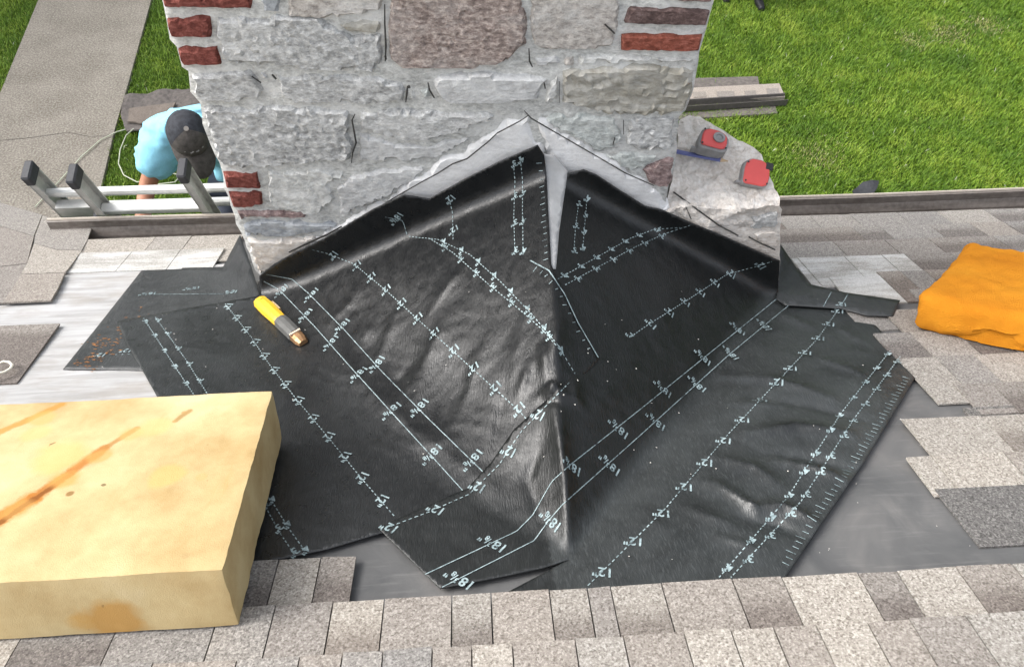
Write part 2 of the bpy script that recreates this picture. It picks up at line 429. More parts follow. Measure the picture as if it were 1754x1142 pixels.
crackpts = [gpt(*p) for p in [(0, 246), (40, 243), (80, 238), (118, 232), (160, 240), (195, 236)]]
cr = MB()
for a, b_ in zip(crackpts[:-1], crackpts[1:]):
    a = np.array([a[0], a[1], GZ + .037]); b_ = np.array([b_[0], b_[1], GZ + .037]); dd = nz(b_ - a); pr = np.cross(dd, [0, 0, 1]) * .0028
    cr.add(([a - pr, b_ - pr, b_ + pr, a + pr], [[0, 1, 2, 3]]))
obj('crack', cr.v, cr.f, ST['crack'], walk)
# ---- grass blades
def grass_mat():
    m, t, b = mat('grass_blades', .55, .35); a = N(t, 'ShaderNodeAttribute'); a.attribute_name = 'tint'
    c = ramp(t, a.outputs['Fac'], [(0, (.030, .072, .004)), (.35, (.085, .175, .010)), (.62, (.165, .27, .018)), (.8, (.28, .36, .045)), (.9, (.30, .27, .12)), (1, (.62, .62, .52))])
    t.links.new(c, b.inputs['Base Color'])
    b.inputs['Transmission Weight'].default_value = 0
    return m
def grass(region, n, seed):
    R = np.random.default_rng(seed); x0, x1, y0, y1 = region
    q = np.stack([R.uniform(x0, x1, n), R.uniform(y0, y1, n)], 1)
    q = q[~inside(q, walk_poly)]; n = len(q)
    bare = [gpt(1398, 268)[:2], gpt(1625, 60)[:2], gpt(1690, 45)[:2], gpt(1560, 70)[:2]]
    dry = np.zeros(n)
    for bp, r in zip(bare, (.19, .22, .18, .15)): dry = np.maximum(dry, np.exp(-(np.linalg.norm(q - bp, axis=1) / r) ** 2))
    clump = np.array([noise.noise(Vector((x * 5, y * 5, 2))) for x, y in q]); ln = R.uniform(.025, .068, n) * (1 + .5 * clump) * (1 - .6 * dry); an = R.uniform(0, 2 * math.pi, n); lean = R.uniform(.3, 1.25, n)
    wd = R.uniform(.003, .006, n)
    d = np.stack([np.cos(an), np.sin(an), np.zeros(n)], 1); s = np.stack([-np.sin(an), np.cos(an), np.zeros(n)], 1)
    b = np.concatenate([q, np.full((n, 1), GZ)], 1); up = np.array([0, 0, 1.])
    midp = b + d * (ln * np.sin(lean) * .35)[:, None] + up * (ln * np.cos(lean * .6) * .55)[:, None]
    tip = b + d * (ln * np.sin(lean))[:, None] + up * (ln * np.cos(lean) * .95 + .004)[:, None]
    V = np.stack([b - s * wd[:, None] * .5, b + s * wd[:, None] * .5, midp + s * wd[:, None] * .5, midp - s * wd[:, None] * .5, tip], 1).reshape(-1, 3)
    i = np.arange(n)[:, None] * 5
    me = bpy.data.meshes.new('grass_blades')
    V = V + OFF
    me.vertices.add(len(V)); me.vertices.foreach_set('co', V.ravel())
    loops = np.concatenate([i + 0, i + 1, i + 2, i + 3, i + 3, i + 2, i + 4], 1).ravel()
    me.loops.add(len(loops)); me.loops.foreach_set('vertex_index', loops)
    ls = np.stack([np.arange(n) * 7, np.arange(n) * 7 + 4], 1).ravel(); me.polygons.add(2 * n); me.polygons.foreach_set('loop_start', ls)
    patch = np.array([noise.noise(Vector((x * 1.3, y * 1.3, 3))) for x, y in q[::1]]) if n < 400000 else np.zeros(n)
    patch2 = np.array([noise.noise(Vector((x * 3.5, y * 3.5, 9))) for x, y in q]); ln_ = None
    tint = np.clip(.50 + .20 * patch + .22 * patch2 + R.normal(0, .11, n), 0, .78); w = R.random(n)
    tint[w > .992] = .84
    tint = np.where(R.random(n) < dry * .6, R.uniform(.84, .93, n), tint)
    tint[(w < .0016)] = 1
    at = me.attributes.new('tint', 'FLOAT', 'POINT'); at.data.foreach_set('value', np.repeat(tint, 5))
    me.materials.append(M_GRASS); me.update(); me.validate()
    o = bpy.data.objects.new('grass', me); COL.objects.link(o)
    return tag(o, kind='stuff')
M_GRASS = grass_mat()
tag(grass((1.2, 8.0, 4.6, 9.8), 270000, 1), 'green grass growing on the lawn right of the chimney', 'grass')
tag(grass((-1.9, 1.2, 2.9, 10.0), 60000, 3), 'green grass growing on the lawn behind the chimney', 'grass')
tag(grass((-7.2, -1.9, 3.4, 10.0), 130000, 2), 'green grass with clover growing beside the concrete walkway', 'grass')

# ================================================================== HOUSE ROOF
house = empty('house', W(rp(0, EAVE_V, 0) + [0, 0, -.3]) * [1, 1, 0], 'low house with shingled roof stripped to grey underlayment around the chimney', 'house')
UW = .006
deck_poly = [(-3.6, -.9), (3.6, -.9), (3.6, EAVE_V - .01), (-1.62, EAVE_V - .01), (-2.2, EAVE_V + .46), (-3.6, EAVE_V + 1.0)]
V, F = prism([rp(u, v, 0) for u, v in deck_poly], [rp(u, v, -.03) for u, v in deck_poly])
obj('underlayment', V, F, M_UNDER, house)
M_FASC = plain('fascia_paint', (.36, .33, .30), .5, .4, 0, .1, 12)
M_WALL = plain('house_wall_siding', (.5, .48, .44), .7, .3, 0, .08, 3)
for nm, y0, y1, z0, z1, m in [('fascia', .0, .02, -.16, -.035, M_FASC), ('wall', -.45, -.35, GZ - rp(0, EAVE_V)[2], -.2, M_WALL), ('soffit', -.36, -.002, -.20, -.165, M_FASC)]:
    e = rp(0, EAVE_V - .012)
    V, F = box((.0 + (.98 if nm == 'fascia' else 0), e[1] + (y0 + y1) / 2, e[2] + (z0 + z1) / 2), (2.6 if nm == 'fascia' else 3.5, 0, 0), (0, (y1 - y0) / 2, 0), (0, 0, (z1 - z0) / 2))
    obj(nm, V, F, m, house)
# ---- gutters
def gutter_mat():
    m, t, b = mat('gutter_metal', .42, .5); f = nois(t, pos(t, (1.5, 12, 12)), 3, 5); g = nois(t, pos(t), 60, 4)
    c = ramp(t, f, [(.35, (.105, .088, .075)), (.62, (.19, .165, .145))]); c = mix(t, .2, c, ramp(t, g, [(.4, (.06, .05, .045)), (.65, (.3, .27, .24))]))
    t.links.new(c, b.inputs['Base Color']); bump(t, b, g, .1, .003); return m
M_GUT = gutter_mat()
M_GUTLIP = plain('gutter_lip', (.42, .37, .31), .45, .5, 0, .12, 20)
def gutter(x0, x1, dz=0.0):
    e = rp(0, EAVE_V)
    prof = [(.012, -.012), (.014, -.10), (.055, -.115), (.085, -.105), (.098, -.06), (.118, -.03), (.122, .0), (.134, .002)]
    mb = MB(); n = len(prof); xs = np.linspace(x0, x1, 9)
    V = []; F = []
    for x in xs:
        sag = .004 * math.sin(x * 3)
        for a, b in prof: V.append((x, e[1] + a, e[2] + b + sag + dz * (x - x0)))
    for i in range(len(xs) - 1):
        for k in range(n - 1): F.append([i * n + k, (i + 1) * n + k, (i + 1) * n + k + 1, i * n + k + 1])
    g = obj('gutter', V, F, M_GUT, house)
    md = g.modifiers.new('thick', 'SOLIDIFY'); md.thickness = .003; md.offset = 0
    lip = tube([(x, e[1] + .134, e[2] + .004 + .004 * math.sin(x * 3) + dz * (x - x0)) for x in xs], .006, 6)
    obj('gutter_lip', *lip, M_GUTLIP, g)
    return g
gutter(.55, 3.5); gutter(-1.70, -.55)

# ---- shingles: each tab a piece
def shingle(u0, u1, vb, vt=None, kind='tan', lift=0, sk=0, wb=.015, wt=.0075):
    """tab from butt edge vb (down-slope) up to vt; u range; lies a little proud of the course below"""
    vt = vb - .21 if vt is None else vt
    k_ = 1 - (wb + lift) / RD; u0, u1, vb, vt = u0 * k_, u1 * k_, vb * k_, vt * k_      # the tab lies above the deck plane it was measured on
    g = .0012; u0 += g; u1 -= g
    j0, j1 = random.uniform(-.0025, .0025), random.uniform(-.0025, .0025); c0, c1 = random.uniform(0, .002), random.uniform(0, .002)
    top = [rp(u0, vb + j0, wb + lift + c0), rp(u1, vb + j1, wb + lift + c1), rp(u1 + sk, vt, wt + lift), rp(u0 + sk, vt, wt + lift)]
    bot = [rp(u0, vb + j0, wb + lift - .0055 + c0), rp(u1, vb + j1, wb + lift - .0055 + c1), rp(u1 + sk, vt, wt + lift - .0045), rp(u0 + sk, vt, wt + lift - .0045)]
    V, F = prism(top, bot)
    L = vb - vt; uvs = [(0, 0), (u1 - u0, 0), (u1 - u0, L), (0, L)] * 2
    return obj('shingle', V, F, MS[kind], house, uvs=uvs)
def row_px(cuts, kinds, vb, vt=None, lift=0):
    us = [uv(*c)[0] for c in cuts]
    for a, b, k in zip(us[:-1], us[1:], kinds): shingle(a, b, vb, vt, k, lift + random.uniform(0, .0015))
vA, vB, vZ = .940, .832, 1.050
# course whose butt edge borders the opening at the bottom
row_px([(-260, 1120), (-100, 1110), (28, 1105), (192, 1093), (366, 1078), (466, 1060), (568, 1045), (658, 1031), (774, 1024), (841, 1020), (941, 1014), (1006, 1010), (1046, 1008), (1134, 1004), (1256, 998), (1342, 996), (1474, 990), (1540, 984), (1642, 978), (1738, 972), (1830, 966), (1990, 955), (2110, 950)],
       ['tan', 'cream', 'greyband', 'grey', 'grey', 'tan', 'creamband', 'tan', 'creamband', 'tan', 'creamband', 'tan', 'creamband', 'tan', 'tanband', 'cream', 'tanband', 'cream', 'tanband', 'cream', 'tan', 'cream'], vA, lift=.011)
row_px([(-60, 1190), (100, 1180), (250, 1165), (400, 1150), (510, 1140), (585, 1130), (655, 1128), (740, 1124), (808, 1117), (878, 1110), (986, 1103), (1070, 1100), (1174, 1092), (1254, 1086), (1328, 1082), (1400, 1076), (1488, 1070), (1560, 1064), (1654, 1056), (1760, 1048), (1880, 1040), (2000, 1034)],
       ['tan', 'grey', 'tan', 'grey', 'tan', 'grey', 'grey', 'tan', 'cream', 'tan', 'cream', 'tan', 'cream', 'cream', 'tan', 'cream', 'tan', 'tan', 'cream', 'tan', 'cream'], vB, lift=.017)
us = -.9
while us < 1.3:
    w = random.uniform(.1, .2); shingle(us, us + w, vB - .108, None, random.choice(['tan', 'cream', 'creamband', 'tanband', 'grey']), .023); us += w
row_px([(395, 962), (478, 958), (550, 955), (611, 953)], ['greyband', 'cream', 'tanband'], vZ, vZ - .2, .001)
# right-hand courses
EXP = (2.76 - 1.257) / 11
kR = ['tan', 'cream', 'grey', 'tanband', 'cream', 'grey', 'greyband', 'tan']
left_u = {0: .9, 1: .95, 2: 1.05, 3: 1.16, 4: 1.38, 5: 1.42, 6: 1.26, 7: 1.16, 8: 1.16, 9: 1.24, 10: uv(1548, 723)[0], 11: uv(1553, 785)[0]}
for k in range(12):
    vb = 2.79 - EXP * k * 1.017; u = left_u[k]; i = 0
    random.seed(100 + k)
    while u < 3.3:
        w = random.choice([.085, .11, .14, .17, .2]); 
        kind = random.choice(kR)
        if k in (3,) and i < 3: kind = 'chalk'
        if k == 2 and i == 0: w, kind = .30, 'grey'
        if k == 9 and i == 0: w, kind = .10, 'tan'
        if k == 9 and i == 1: w, kind = .17, 'tanband'
        if k == 10 and i == 0: w, kind = .20, 'cream'
        if k == 10 and i == 1: w, kind = .16, 'creamband'
        if k == 11 and i == 0: w, kind = .06, 'cream'
        if k == 11 and i == 1: w, kind = .17, 'cream'
        vt = vb - .122 if k in (9, 11) else None
        shingle(u, u + w, vb, vt, kind, .0015 * (i % 2) + random.uniform(0, .001)); u += w; i += 1
# bare head-laps of the torn courses, chalky where the tar strip was
shingle(uv(1553, 785)[0] + .004, 3.3, 2.765 - EXP * 11 - .112, uv(1674, 934)[1], 'under', -.004, 0, .0135, .009)
shingle(uv(1567, 619)[0], 3.3, 2.765 - EXP * 9 - .10, uv(1648, 712)[1], 'under', -.004, 0, .0135, .0085)
for q0, q1, a, b_, kd in [(1.135, 1.46, 2.37, 2.15, 'chalk'), (1.20, 1.52, 2.20, 2.02, 'chalk'), (1.155, 1.29, 2.06, 1.85, 'grey')]:
    shingle(q0, q1, a, b_, kd, -.003, -.01)
# left-hand courses
random.seed(55)
shs = [(-1.60, -1.44), (-1.44, -1.26), (-1.26, -1.12), (-1.12, -.92)]
for a, b_ in shs: shingle(a, b_, 2.79, 2.55, random.choice(['cream', 'tan', 'cream']), .001 * random.random())
for a, b_, kd in [(-1.56, -1.30, 'chalk'), (-1.30, -1.12, 'chalk'), (-1.12, -.955, 'chalk')]: shingle(a, b_, 2.655, 2.49, kd, .003)
for a, b_, kd in [(-1.72, -1.52, 'grey'), (-1.52, -1.302, 'tanband')]: shingle(a, b_, 2.085, 1.755, kd, .004, .035)
for k in range(13):                                    # intact courses farther left, out of frame
    vb = 2.42 - .137 * k; u = -1.74 - .05 * (k % 3)
    if vb < .95: u = -1.30
    while u > -3.3:
        w = random.choice([.26, .34, .42]); shingle(u - w, u, vb, None, random.choice(['tan', 'grey', 'cream']), .001 * random.random() + (.02 if vb < .95 else .002)); u -= w
# weathered deck boards on the left
for i, (vb, vt) in enumerate([(2.485, 2.182), (2.180, 1.872), (1.870, 1.562), (1.560, 1.25)]):
    V, F = prism([rp(-2.6, vb, .007), rp(-.75, vb, .007), rp(-.75, vt, .0062), rp(-2.6, vt, .0062)], [rp(-2.6, vb, .001), rp(-.75, vb, .001), rp(-.75, vt, .001), rp(-2.6, vt, .001)])
    obj('deck_board', V, F, M_BOARD, house)
# shingles of the neighbouring slope and the caps along the hip
def patch(px, kind, w0, th=.006, name='shingle'):
    w0 = [w0] * len(px) if np.isscalar(w0) else w0
    top = [roof_pt(p[0], p[1], w) for p, w in zip(px, w0)]; bot = [p - RN * th for p in top]
    V, F = prism(top, bot); q = [uv(*p) for p in px]; m0 = max(b for a, b in q)
    return obj(name, V, F, MS[kind], house, uvs=[(a, m0 - b) for a, b in q] * 2)
patch([(-120, 310), (0, 347), (72, 368), (58, 404), (-10, 383), (-150, 340)], 'grey', .013)
patch([(-150, 341), (-10, 384), (58, 405), (46, 451), (0, 456), (-180, 440)], 'tan', .015)
patch([(-180, 442), (0, 457), (46, 452), (26, 488), (5, 518), (-200, 520)], 'tan', .017)
patch([(73, 369), (110, 381), (156, 392), (149, 412), (140, 428), (96, 427), (58, 416), (60, 404)], 'grey', .018)
patch([(58, 417), (96, 428), (140, 429), (126, 448), (112, 466), (36, 469), (46, 452)], 'cream', .020)
patch([(36, 470), (111, 467), (100, 492), (87, 514), (4, 518), (24, 490)], 'tan', .022)

# ================================================================== CHIMNEY
chimney = empty('chimney', W(from_st([[CW / 2, 0]])[0]) * [1, 1, 0], 'grey rubble stone chimney with red brick quoins and a cream mortar shoulder', 'chimney')
outline = [(272, 0), (280, 20), (282, 32), (290, 70), (299, 82), (311, 117), (321, 126), (325, 160), (341, 180), (346, 215), (360, 250), (375, 285), (384, 325), (396, 358), (404, 385), (412, 404), (420, 428), (430, 452), (443, 474), (446, 505)]
right = [(1140, 350), (1152, 300), (1160, 255), (1164, 202), (1176, 192), (1189, 160), (1195, 126), (1196, 105), (1200, 92), (1212, 50), (1225, 0)]
q = st(chim(outline + [(1331, 503)])); qr = st(chim([(1335, 446), (1335, 400)] + right))
qr = qr[2:]
poly = np.vstack([[q[0] + [-.005, 1.2]], q[:-1], [[0.0, -.25]], [[qr[0][0] + .02, -.25]], qr, [qr[-1] + [.005, 1.2]]])
poly = dens(poly, .03, .0015, 3)
q2, F2, nb = fill(poly, .022)
Pd = from_st(q2, -.0085); ed = np.zeros(len(q2))
for i in range(len(q2)):
    Pd[i] += CN * (.007 * fbm((q2[i, 0] * 22, q2[i, 1] * 22, 1)) + .004 * fbm((q2[i, 0] * 70, q2[i, 1] * 70, 4)))
def solid(front, faces, nbound, back):
    """front surface plus a skirt back along `back`"""
    n = len(front); V = np.vstack([front, front[:nbound] + back]); F = [f for f in faces]
    F += [[i, n + i, n + (i + 1) % nbound, (i + 1) % nbound] for i in range(nbound)]
    F.append([n + i for i in range(nbound)])
    return V, F
V, F = solid(Pd, F2, nb, -CN * .55)
core = obj('mortar_core', V, F, ST['mortar'], chimney, smooth=True)
bmh = bmesh.new(); bmh.from_mesh(core.data); bmesh.ops.recalc_face_normals(bmh, faces=bmh.faces); bmh.to_mesh(core.data); bmh.free()
def stone(name, px, kind, h=.0, rough=.006, freq=26, edge=.007, step=.0105, zs=1.0, depth=.05, seed=0):
    p = st(chim(px)); p = dens(p, .03 if name == 'brick' else .02, .0003 if name == 'brick' else .0022, seed + 11)
    if ((p[:, 0] * np.roll(p[:, 1], -1) - np.roll(p[:, 0], -1) * p[:, 1]).sum()) < 0: p = p[::-1]
    q, Fc, nb = fill(p, step, seed); d = poly_d(q, p); d[:nb] = 0
    prof = 1 - (1 - np.clip(d / edge, 0, 1)) ** 3
    P = from_st(q); hh = -.014 + (h * .5 + .014) * prof
    for i in range(len(q)):
        freq_ = freq * 2.0
        a = fbm((q[i, 0] * freq_ + seed * 3.1, q[i, 1] * freq_ * zs, seed), 5); b = noise.noise(Vector((q[i, 0] * 5, q[i, 1] * 7, seed)))
        hh[i] += prof[i] * (rough * .5 * a + .0035 * b)
    P = P + hh[:, None] * CN
    V, F = solid(P, Fc, nb, -CN * depth)
    o = obj(name, V, F, ST[kind], chimney, smooth=True); o.data.set_sharp_from_angle(angle=math.radians(32)); return o
BR = dict(h=.006, rough=.0022, freq=60, edge=.003, step=.010)
bricks = [([(272, -8), (435, -6), (431, 20), (279, 17)], 'brick'), ([(282, 32), (360, 29), (363, 69), (290, 68)], 'brick'), ([(300, 83), (372, 80), (383, 114), (311, 116)], 'brick'),
 ([(1155, -6), (1226, -6), (1221, 9), (1158, 5)], 'brickdark'), ([(1078, 11), (1220, 18), (1210, 49), (1069, 45), (1065, 38)], 'brickdark'), ([(1063, 60), (1206, 61), (1199, 93), (1063, 91)], 'brickor'),
 ([(379, 296), (441, 296), (448, 320), (446, 326), (385, 325)], 'brick'), ([(388, 330), (450, 329), (450, 355), (397, 358)], 'brick')]
for i, (p, k) in enumerate(bricks): stone('brick', p, k, seed=i + 40, **BR)
stones = [
 ([(442, -40), (481, -40), (479, 24), (447, 26)], 'blue', dict(rough=.003, h=.0)),
 ([(487, -40), (656, -40), (657, 8), (648, 20), (600, 30), (555, 36), (492, 32)], 'buff', dict(zs=2, h=.006)),
 ([(560, 44), (648, 33), (656, 50), (640, 60), (598, 60)], 'olive', dict(h=-.006, zs=2)),
 ([(368, 28), (440, 31), (535, 26), (560, 42), (600, 62), (655, 60), (658, 112), (636, 126), (540, 124), (470, 114), (402, 112), (387, 110), (375, 78), (365, 66)], 'grey', dict(rough=.012, zs=1.6, h=.006, freq=34)),
 ([(664, -40), (890, -40), (896, 10), (905, 50), (904, 80), (880, 98), (850, 117), (765, 124), (690, 118), (666, 106), (663, 50)], 'pink', dict(rough=.010, h=.008, freq=40)),
 ([(900, -40), (1062, -40), (1061, 40), (1054, 80), (1040, 87), (930, 90), (913, 76), (906, 40)], 'buff', dict(rough=.006, h=.004, freq=44)),
 ([(1068, -40), (1148, -40), (1150, 2), (1072, 6)], 'mortar', dict(h=-.006)),
 ([(914, 100), (961, 98), (961, 117), (920, 120)], 'white', dict(h=-.004, rough=.002)),
 ([(965, 98), (986, 97), (985, 115), (965, 117)], 'buff', dict(h=-.004, rough=.002)),
 ([(990, 98), (1060, 94), (1120, 97), (1190, 100), (1180, 110), (1100, 108), (1040, 113), (990, 116)], 'mortar', dict(h=-.002, rough=.008, freq=50)),
 ([(961, 124), (1000, 119), (1100, 113), (1170, 117), (1192, 127), (1188, 158), (1174, 189), (1140, 199), (1080, 200), (1040, 196), (1000, 186), (962, 178)], 'olive', dict(rough=.016, zs=5, freq=14, h=.010)),
 ([(742, 138), (757, 129), (830, 126), (928, 130), (936, 139), (928, 160), (920, 172), (860, 180), (775, 180), (752, 172), (746, 156)], 'white', dict(rough=.006, zs=2.5, freq=16, h=.012)),
 ([(472, 132), (540, 129), (648, 133), (688, 143), (697, 160), (692, 177), (640, 181), (500, 180), (480, 166)], 'grey', dict(rough=.008, zs=2, h=.002)),
 ([(702, 153), (716, 171), (699, 175)], 'mortar', dict(h=0)), ([(706, 150), (733, 150), (742, 171), (722, 171)], 'green', dict(h=0)),
 ([(326, 127), (428, 122), (446, 142), (455, 158), (446, 171), (400, 176), (346, 175), (331, 164)], 'grey', dict(rough=.008, zs=2.4, freq=18, h=.004)),
 ([(434, 122), (471, 128), (462, 140), (447, 139)], 'white', dict(h=0)),
 ([(945, 140), (957, 126), (958, 170), (930, 178), (932, 162)], 'mortar', dict(h=0, rough=.008)),
 ([(345, 184), (480, 183), (598, 192), (600, 230), (607, 258), (601, 277), (540, 281), (450, 290), (387, 288), (376, 278), (362, 246), (351, 214)], 'grey', dict(rough=.013, zs=1.8, freq=36, h=.008)),
 ([(614, 194), (690, 189), (840, 194), (852, 203), (790, 226), (732, 244), (690, 242), (650, 231), (614, 223)], 'grey', dict(rough=.006, zs=2.5, freq=14, h=.008)),
 ([(613, 230), (650, 238), (690, 250), (740, 250), (795, 232), (815, 240), (760, 268), (740, 276), (613, 278)], 'white', dict(rough=.006, zs=2.5, h=-.002)),
 ([(457, 296), (545, 291), (598, 302), (560, 318), (575, 345), (540, 372), (472, 362), (457, 345)], 'mortar', dict(rough=.008, h=.004)),
 ([(605, 302), (690, 288), (735, 284), (716, 310), (640, 352), (580, 372), (580, 340), (572, 322)], 'white', dict(rough=.007, h=.0, freq=30)),
 ([(413, 384), (450, 378), (530, 381), (578, 387), (556, 400), (470, 408), (418, 404)], 'blue', dict(rough=.008, zs=3, freq=14, h=.006)),
 ([(404, 363), (470, 361), (526, 361), (524, 377), (450, 375), (410, 380)], 'brown', dict(rough=.008, freq=70, h=.0)),
 ([(421, 411), (470, 411), (540, 406), (548, 414), (510, 440), (470, 458), (445, 470), (432, 448)], 'cream', dict(rough=.009, zs=3, freq=14, h=.006)),
 ([(932, 208), (962, 196), (1056, 203), (1068, 238), (1054, 258), (1022, 262), (990, 240), (948, 222)], 'green', dict(rough=.010, zs=2, h=.002)),
 ([(1074, 205), (1158, 202), (1157, 240), (1152, 258), (1095, 262), (1072, 246)], 'grey', dict(rough=.014, freq=44, h=.0)),
 ([(1030, 266), (1070, 262), (1140, 266), (1110, 288), (1085, 296), (1060, 288)], 'green', dict(rough=.006, h=-.004)),
 ([(1098, 294), (1148, 268), (1156, 272), (1152, 312), (1142, 324), (1112, 318)], 'brown', dict(rough=.010, freq=60, h=.0)),
]
for i, (p, k, kw) in enumerate(stones): stone('stone', p, k, seed=i, **kw)
# lime-washed strip around the membrane
def wash(name, px, kind, h, seed):
    return stone(name, px, kind, h=h, rough=.0035, freq=16, edge=.008, step=.016, zs=3, depth=.02, seed=seed)
wash('lime_wash', [(903, 200), (868, 208), (838, 226), (815, 236), (790, 262), (752, 272), (735, 296), (700, 305), (668, 338), (630, 352), (590, 380), (550, 398), (500, 428), (460, 448), (452, 474), (470, 476), (700, 380), (930, 320), (932, 255)], 'parge', .0, 71)
wash('lime_wash', [(909, 200), (938, 208), (965, 228), (1005, 246), (1022, 262), (1060, 276), (1075, 294), (1104, 306), (1138, 336), (1160, 400), (1100, 380), (1000, 320), (938, 330), (934, 255)], 'parge', .0, 72)
# saw cuts and open joints: thin dark grooves lying on the face
def cut(px, w, off=.0065, name='saw_cut'):
    P = chim(px, off); V = []; F = []
    for i, p in enumerate(P):
        t = nz(P[min(i + 1, len(P) - 1)] - P[max(i - 1, 0)]); s = np.cross(CN, t) * w * (.5 if i in (0, len(P) - 1) else random.uniform(.7, 1.2))
        V += [p - s, p + s]
    for i in range(len(P) - 1): F.append([2 * i, 2 * i + 1, 2 * i + 3, 2 * i + 2])
    o = obj(name, V, F, ST['crack'], chimney); md = o.modifiers.new('t', 'SOLIDIFY'); md.thickness = .003; md.offset = 0
    return o
cut([(905, 198), (890, 208), (852, 228), (835, 244), (800, 272), (775, 281), (750, 297), (722, 312), (680, 336), (640, 360)], .0011)
cut([(585, 388), (560, 402), (530, 415), (495, 432)], .0028)
cut([(898, 190), (910, 203), (960, 232), (1005, 258), (1026, 270), (1070, 296), (1120, 318)], .0011)
for px, w in [([(659, 8), (659, 40), (661, 80), (660, 105)], .003), ([(608, 196), (603, 206), (607, 228), (610, 245), (604, 262), (602, 279)], .0024), ([(698, 148), (697, 160), (695, 175)], .0032), ([(733, 142), (736, 155), (744, 168)], .003), ([(906, 84), (907, 105), (912, 115)], .003),
              ([(466, 128), (473, 136)], .005), ([(431, 131), (447, 142)], .0028), ([(1036, 42), (1053, 58)], .0035), ([(958, 140), (958, 176)], .002), ([(932, 142), (934, 152)], .004), ([(1068, 206), (1068, 230)], .0022), ([(1053, 236), (1050, 248)], .003), ([(660, 96), (661, 102)], .006), ([(700, 147), (701, 151)], .007)]:
    cut(px, w * .8, .0045, 'open_joint')
# cream mortar shoulder on the right
sh = [(1140, 352), (1148, 318), (1157, 280), (1160, 240), (1164, 202), (1180, 196), (1200, 200), (1214, 214), (1240, 226), (1262, 238), (1290, 252), (1304, 262), (1312, 285), (1322, 312), (1334, 340), (1338, 360), (1336, 400), (1337, 446), (1334, 480), (1300, 470), (1240, 448), (1185, 425), (1140, 400)]
shp = dens(np.array(sh, float), 9, .9, 5); q, Fs, nb = fill(shp, 5)
def ledge(p):
    p = np.atleast_2d(np.array(p, float))
    t = np.clip((352 - p[:, 1] + .05 * (1250 - p[:, 0])) / 150, 0, 1.15)
    off = -.33 * t ** .85 - .0
    r = rays(p); P = r * (((CL @ CN) + off) / (r @ CN))[:, None]
    return P
P = ledge(q)
for i in range(len(P)):
    k = np.clip((430 - q[i][1]) / 60, .12, 1)
    P[i] += CN * k * (.014 * fbm((P[i][0] * 9, P[i][1] * 9, P[i][2] * 9)) + .008 * fbm((P[i][0] * 34, P[i][1] * 34, P[i][2] * 34)) + .004) + np.array([0, 0, 1]) * k * (.012 * fbm((P[i][0] * 13, P[i][1] * 13, 5)) + .007 * fbm((P[i][0] * 42, P[i][1] * 42, 8)))
n = len(P); skirt = P[:nb].copy()
lowz = CL[2] - .1
skirt[:, 2] = np.minimum(skirt[:, 2] - .02, lowz); skirt -= CN * .05
V = np.vstack([P, skirt]); F = Fs + [[i, n + i, n + (i + 1) % nb, (i + 1) % nb] for i in range(nb)]
obj('mortar_shoulder', V, F, ST['cream'], chimney, smooth=False)
def on_ledge(px, lift=.012): return ledge([px])[0] + CN * (.012 + lift * .5) + np.array([0, 0, lift])
def ledge_cut(px, w):
    P = [on_ledge(p, .006) for p in dens_open(px, 8)]; V, F = tube(P, w, 5); return obj('saw_cut', V, F, ST['crack'], chimney)
ledge_cut([(1152, 326), (1190, 354), (1230, 383), (1262, 400)], .0024); ledge_cut([(1280, 402), (1300, 413), (1325, 424)], .0022); ledge_cut([(1170, 345), (1182, 372)], .0015)
stone('stone', [(1283, 372), (1335, 360), (1335, 388), (1283, 394)], 'grey', h=.012, rough=.006, seed=91, depth=.06)
stone('brick', [(1284, 398), (1336, 392), (1337, 424), (1300, 418)], 'cream', h=.010, rough=.005, seed=92, depth=.06)
# ================================================================== CRICKET AND MEMBRANES
V = [CA - RN * .002, CB - RN * .002, CL - RN * .002, CR - RN * .002, CA - np.array([0, 0, .6])]
cri = [(926, 262), (950, 266), (972, 292), (966, 330), (956, 400), (951, 462), (938, 462), (930, 380)]
q, Fq, nb = fill(dens(np.array(cri, float), 6), 6)
P = march(q, .004, False)
M_CRI = plain('cricket_galvanized', (.42, .42, .415), .6, .4, 0, .2, 14)
cricket = empty('chimney_cricket', W((CL + CR + CB) / 3), 'pale grey cricket ridge showing through the slit between the black membranes', 'cricket')
obj('ridge_board', P, Fq, M_CRI, cricket, smooth=True).modifiers.new('t', 'SOLIDIFY').thickness = .004
tri = [CA, CB, CL, CR, CL + [0, 0, -.05], CR + [0, 0, -.05], CB + [0, 0, -.05]]
tri = [p - np.array([0, 0, .012]) for p in tri]
obj('saddle_board', tri, [[0, 1, 2], [0, 3, 1], [2, 1, 6, 4], [1, 3, 5, 6]], M_BOARD, cricket)

def sheet(name, px, off, m, label, step=4.6, offfn=None, thick=.0025):
    pl = dens(np.array(px, float), 5); q, Fq, nb = fill(pl, step)
    o = off if offfn is None else offfn(q)
    P = march(q, o); Fq = [f[::-1] for f in Fq]
    root = empty(name, W(P.mean(0)), label, 'membrane')
    ob = obj('membrane_sheet', P, Fq, m, root, smooth=True)
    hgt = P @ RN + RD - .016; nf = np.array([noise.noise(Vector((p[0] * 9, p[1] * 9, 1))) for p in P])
    ob.data.attributes.new('dust_sheen', 'FLOAT', 'POINT').data.foreach_set('value', np.clip(1.05 - hgt / .022 + .3 * nf, 0, 1) * np.clip(1 - .72 * np.clip((P[:, 0] + 1.0) / .45, 0, 1) * (P[:, 0] < .12), 0, 1))   # trodden dust plus painted sky sheen on the roof-lying part, slopes left black
    md = ob.modifiers.new('thick', 'SOLIDIFY'); md.thickness = thick; md.offset = -1
    return root
o2 = lambda q: .007 + .009 * np.clip((q[:, 1] - 560) / 120, 0, 1)
USE_CH = False
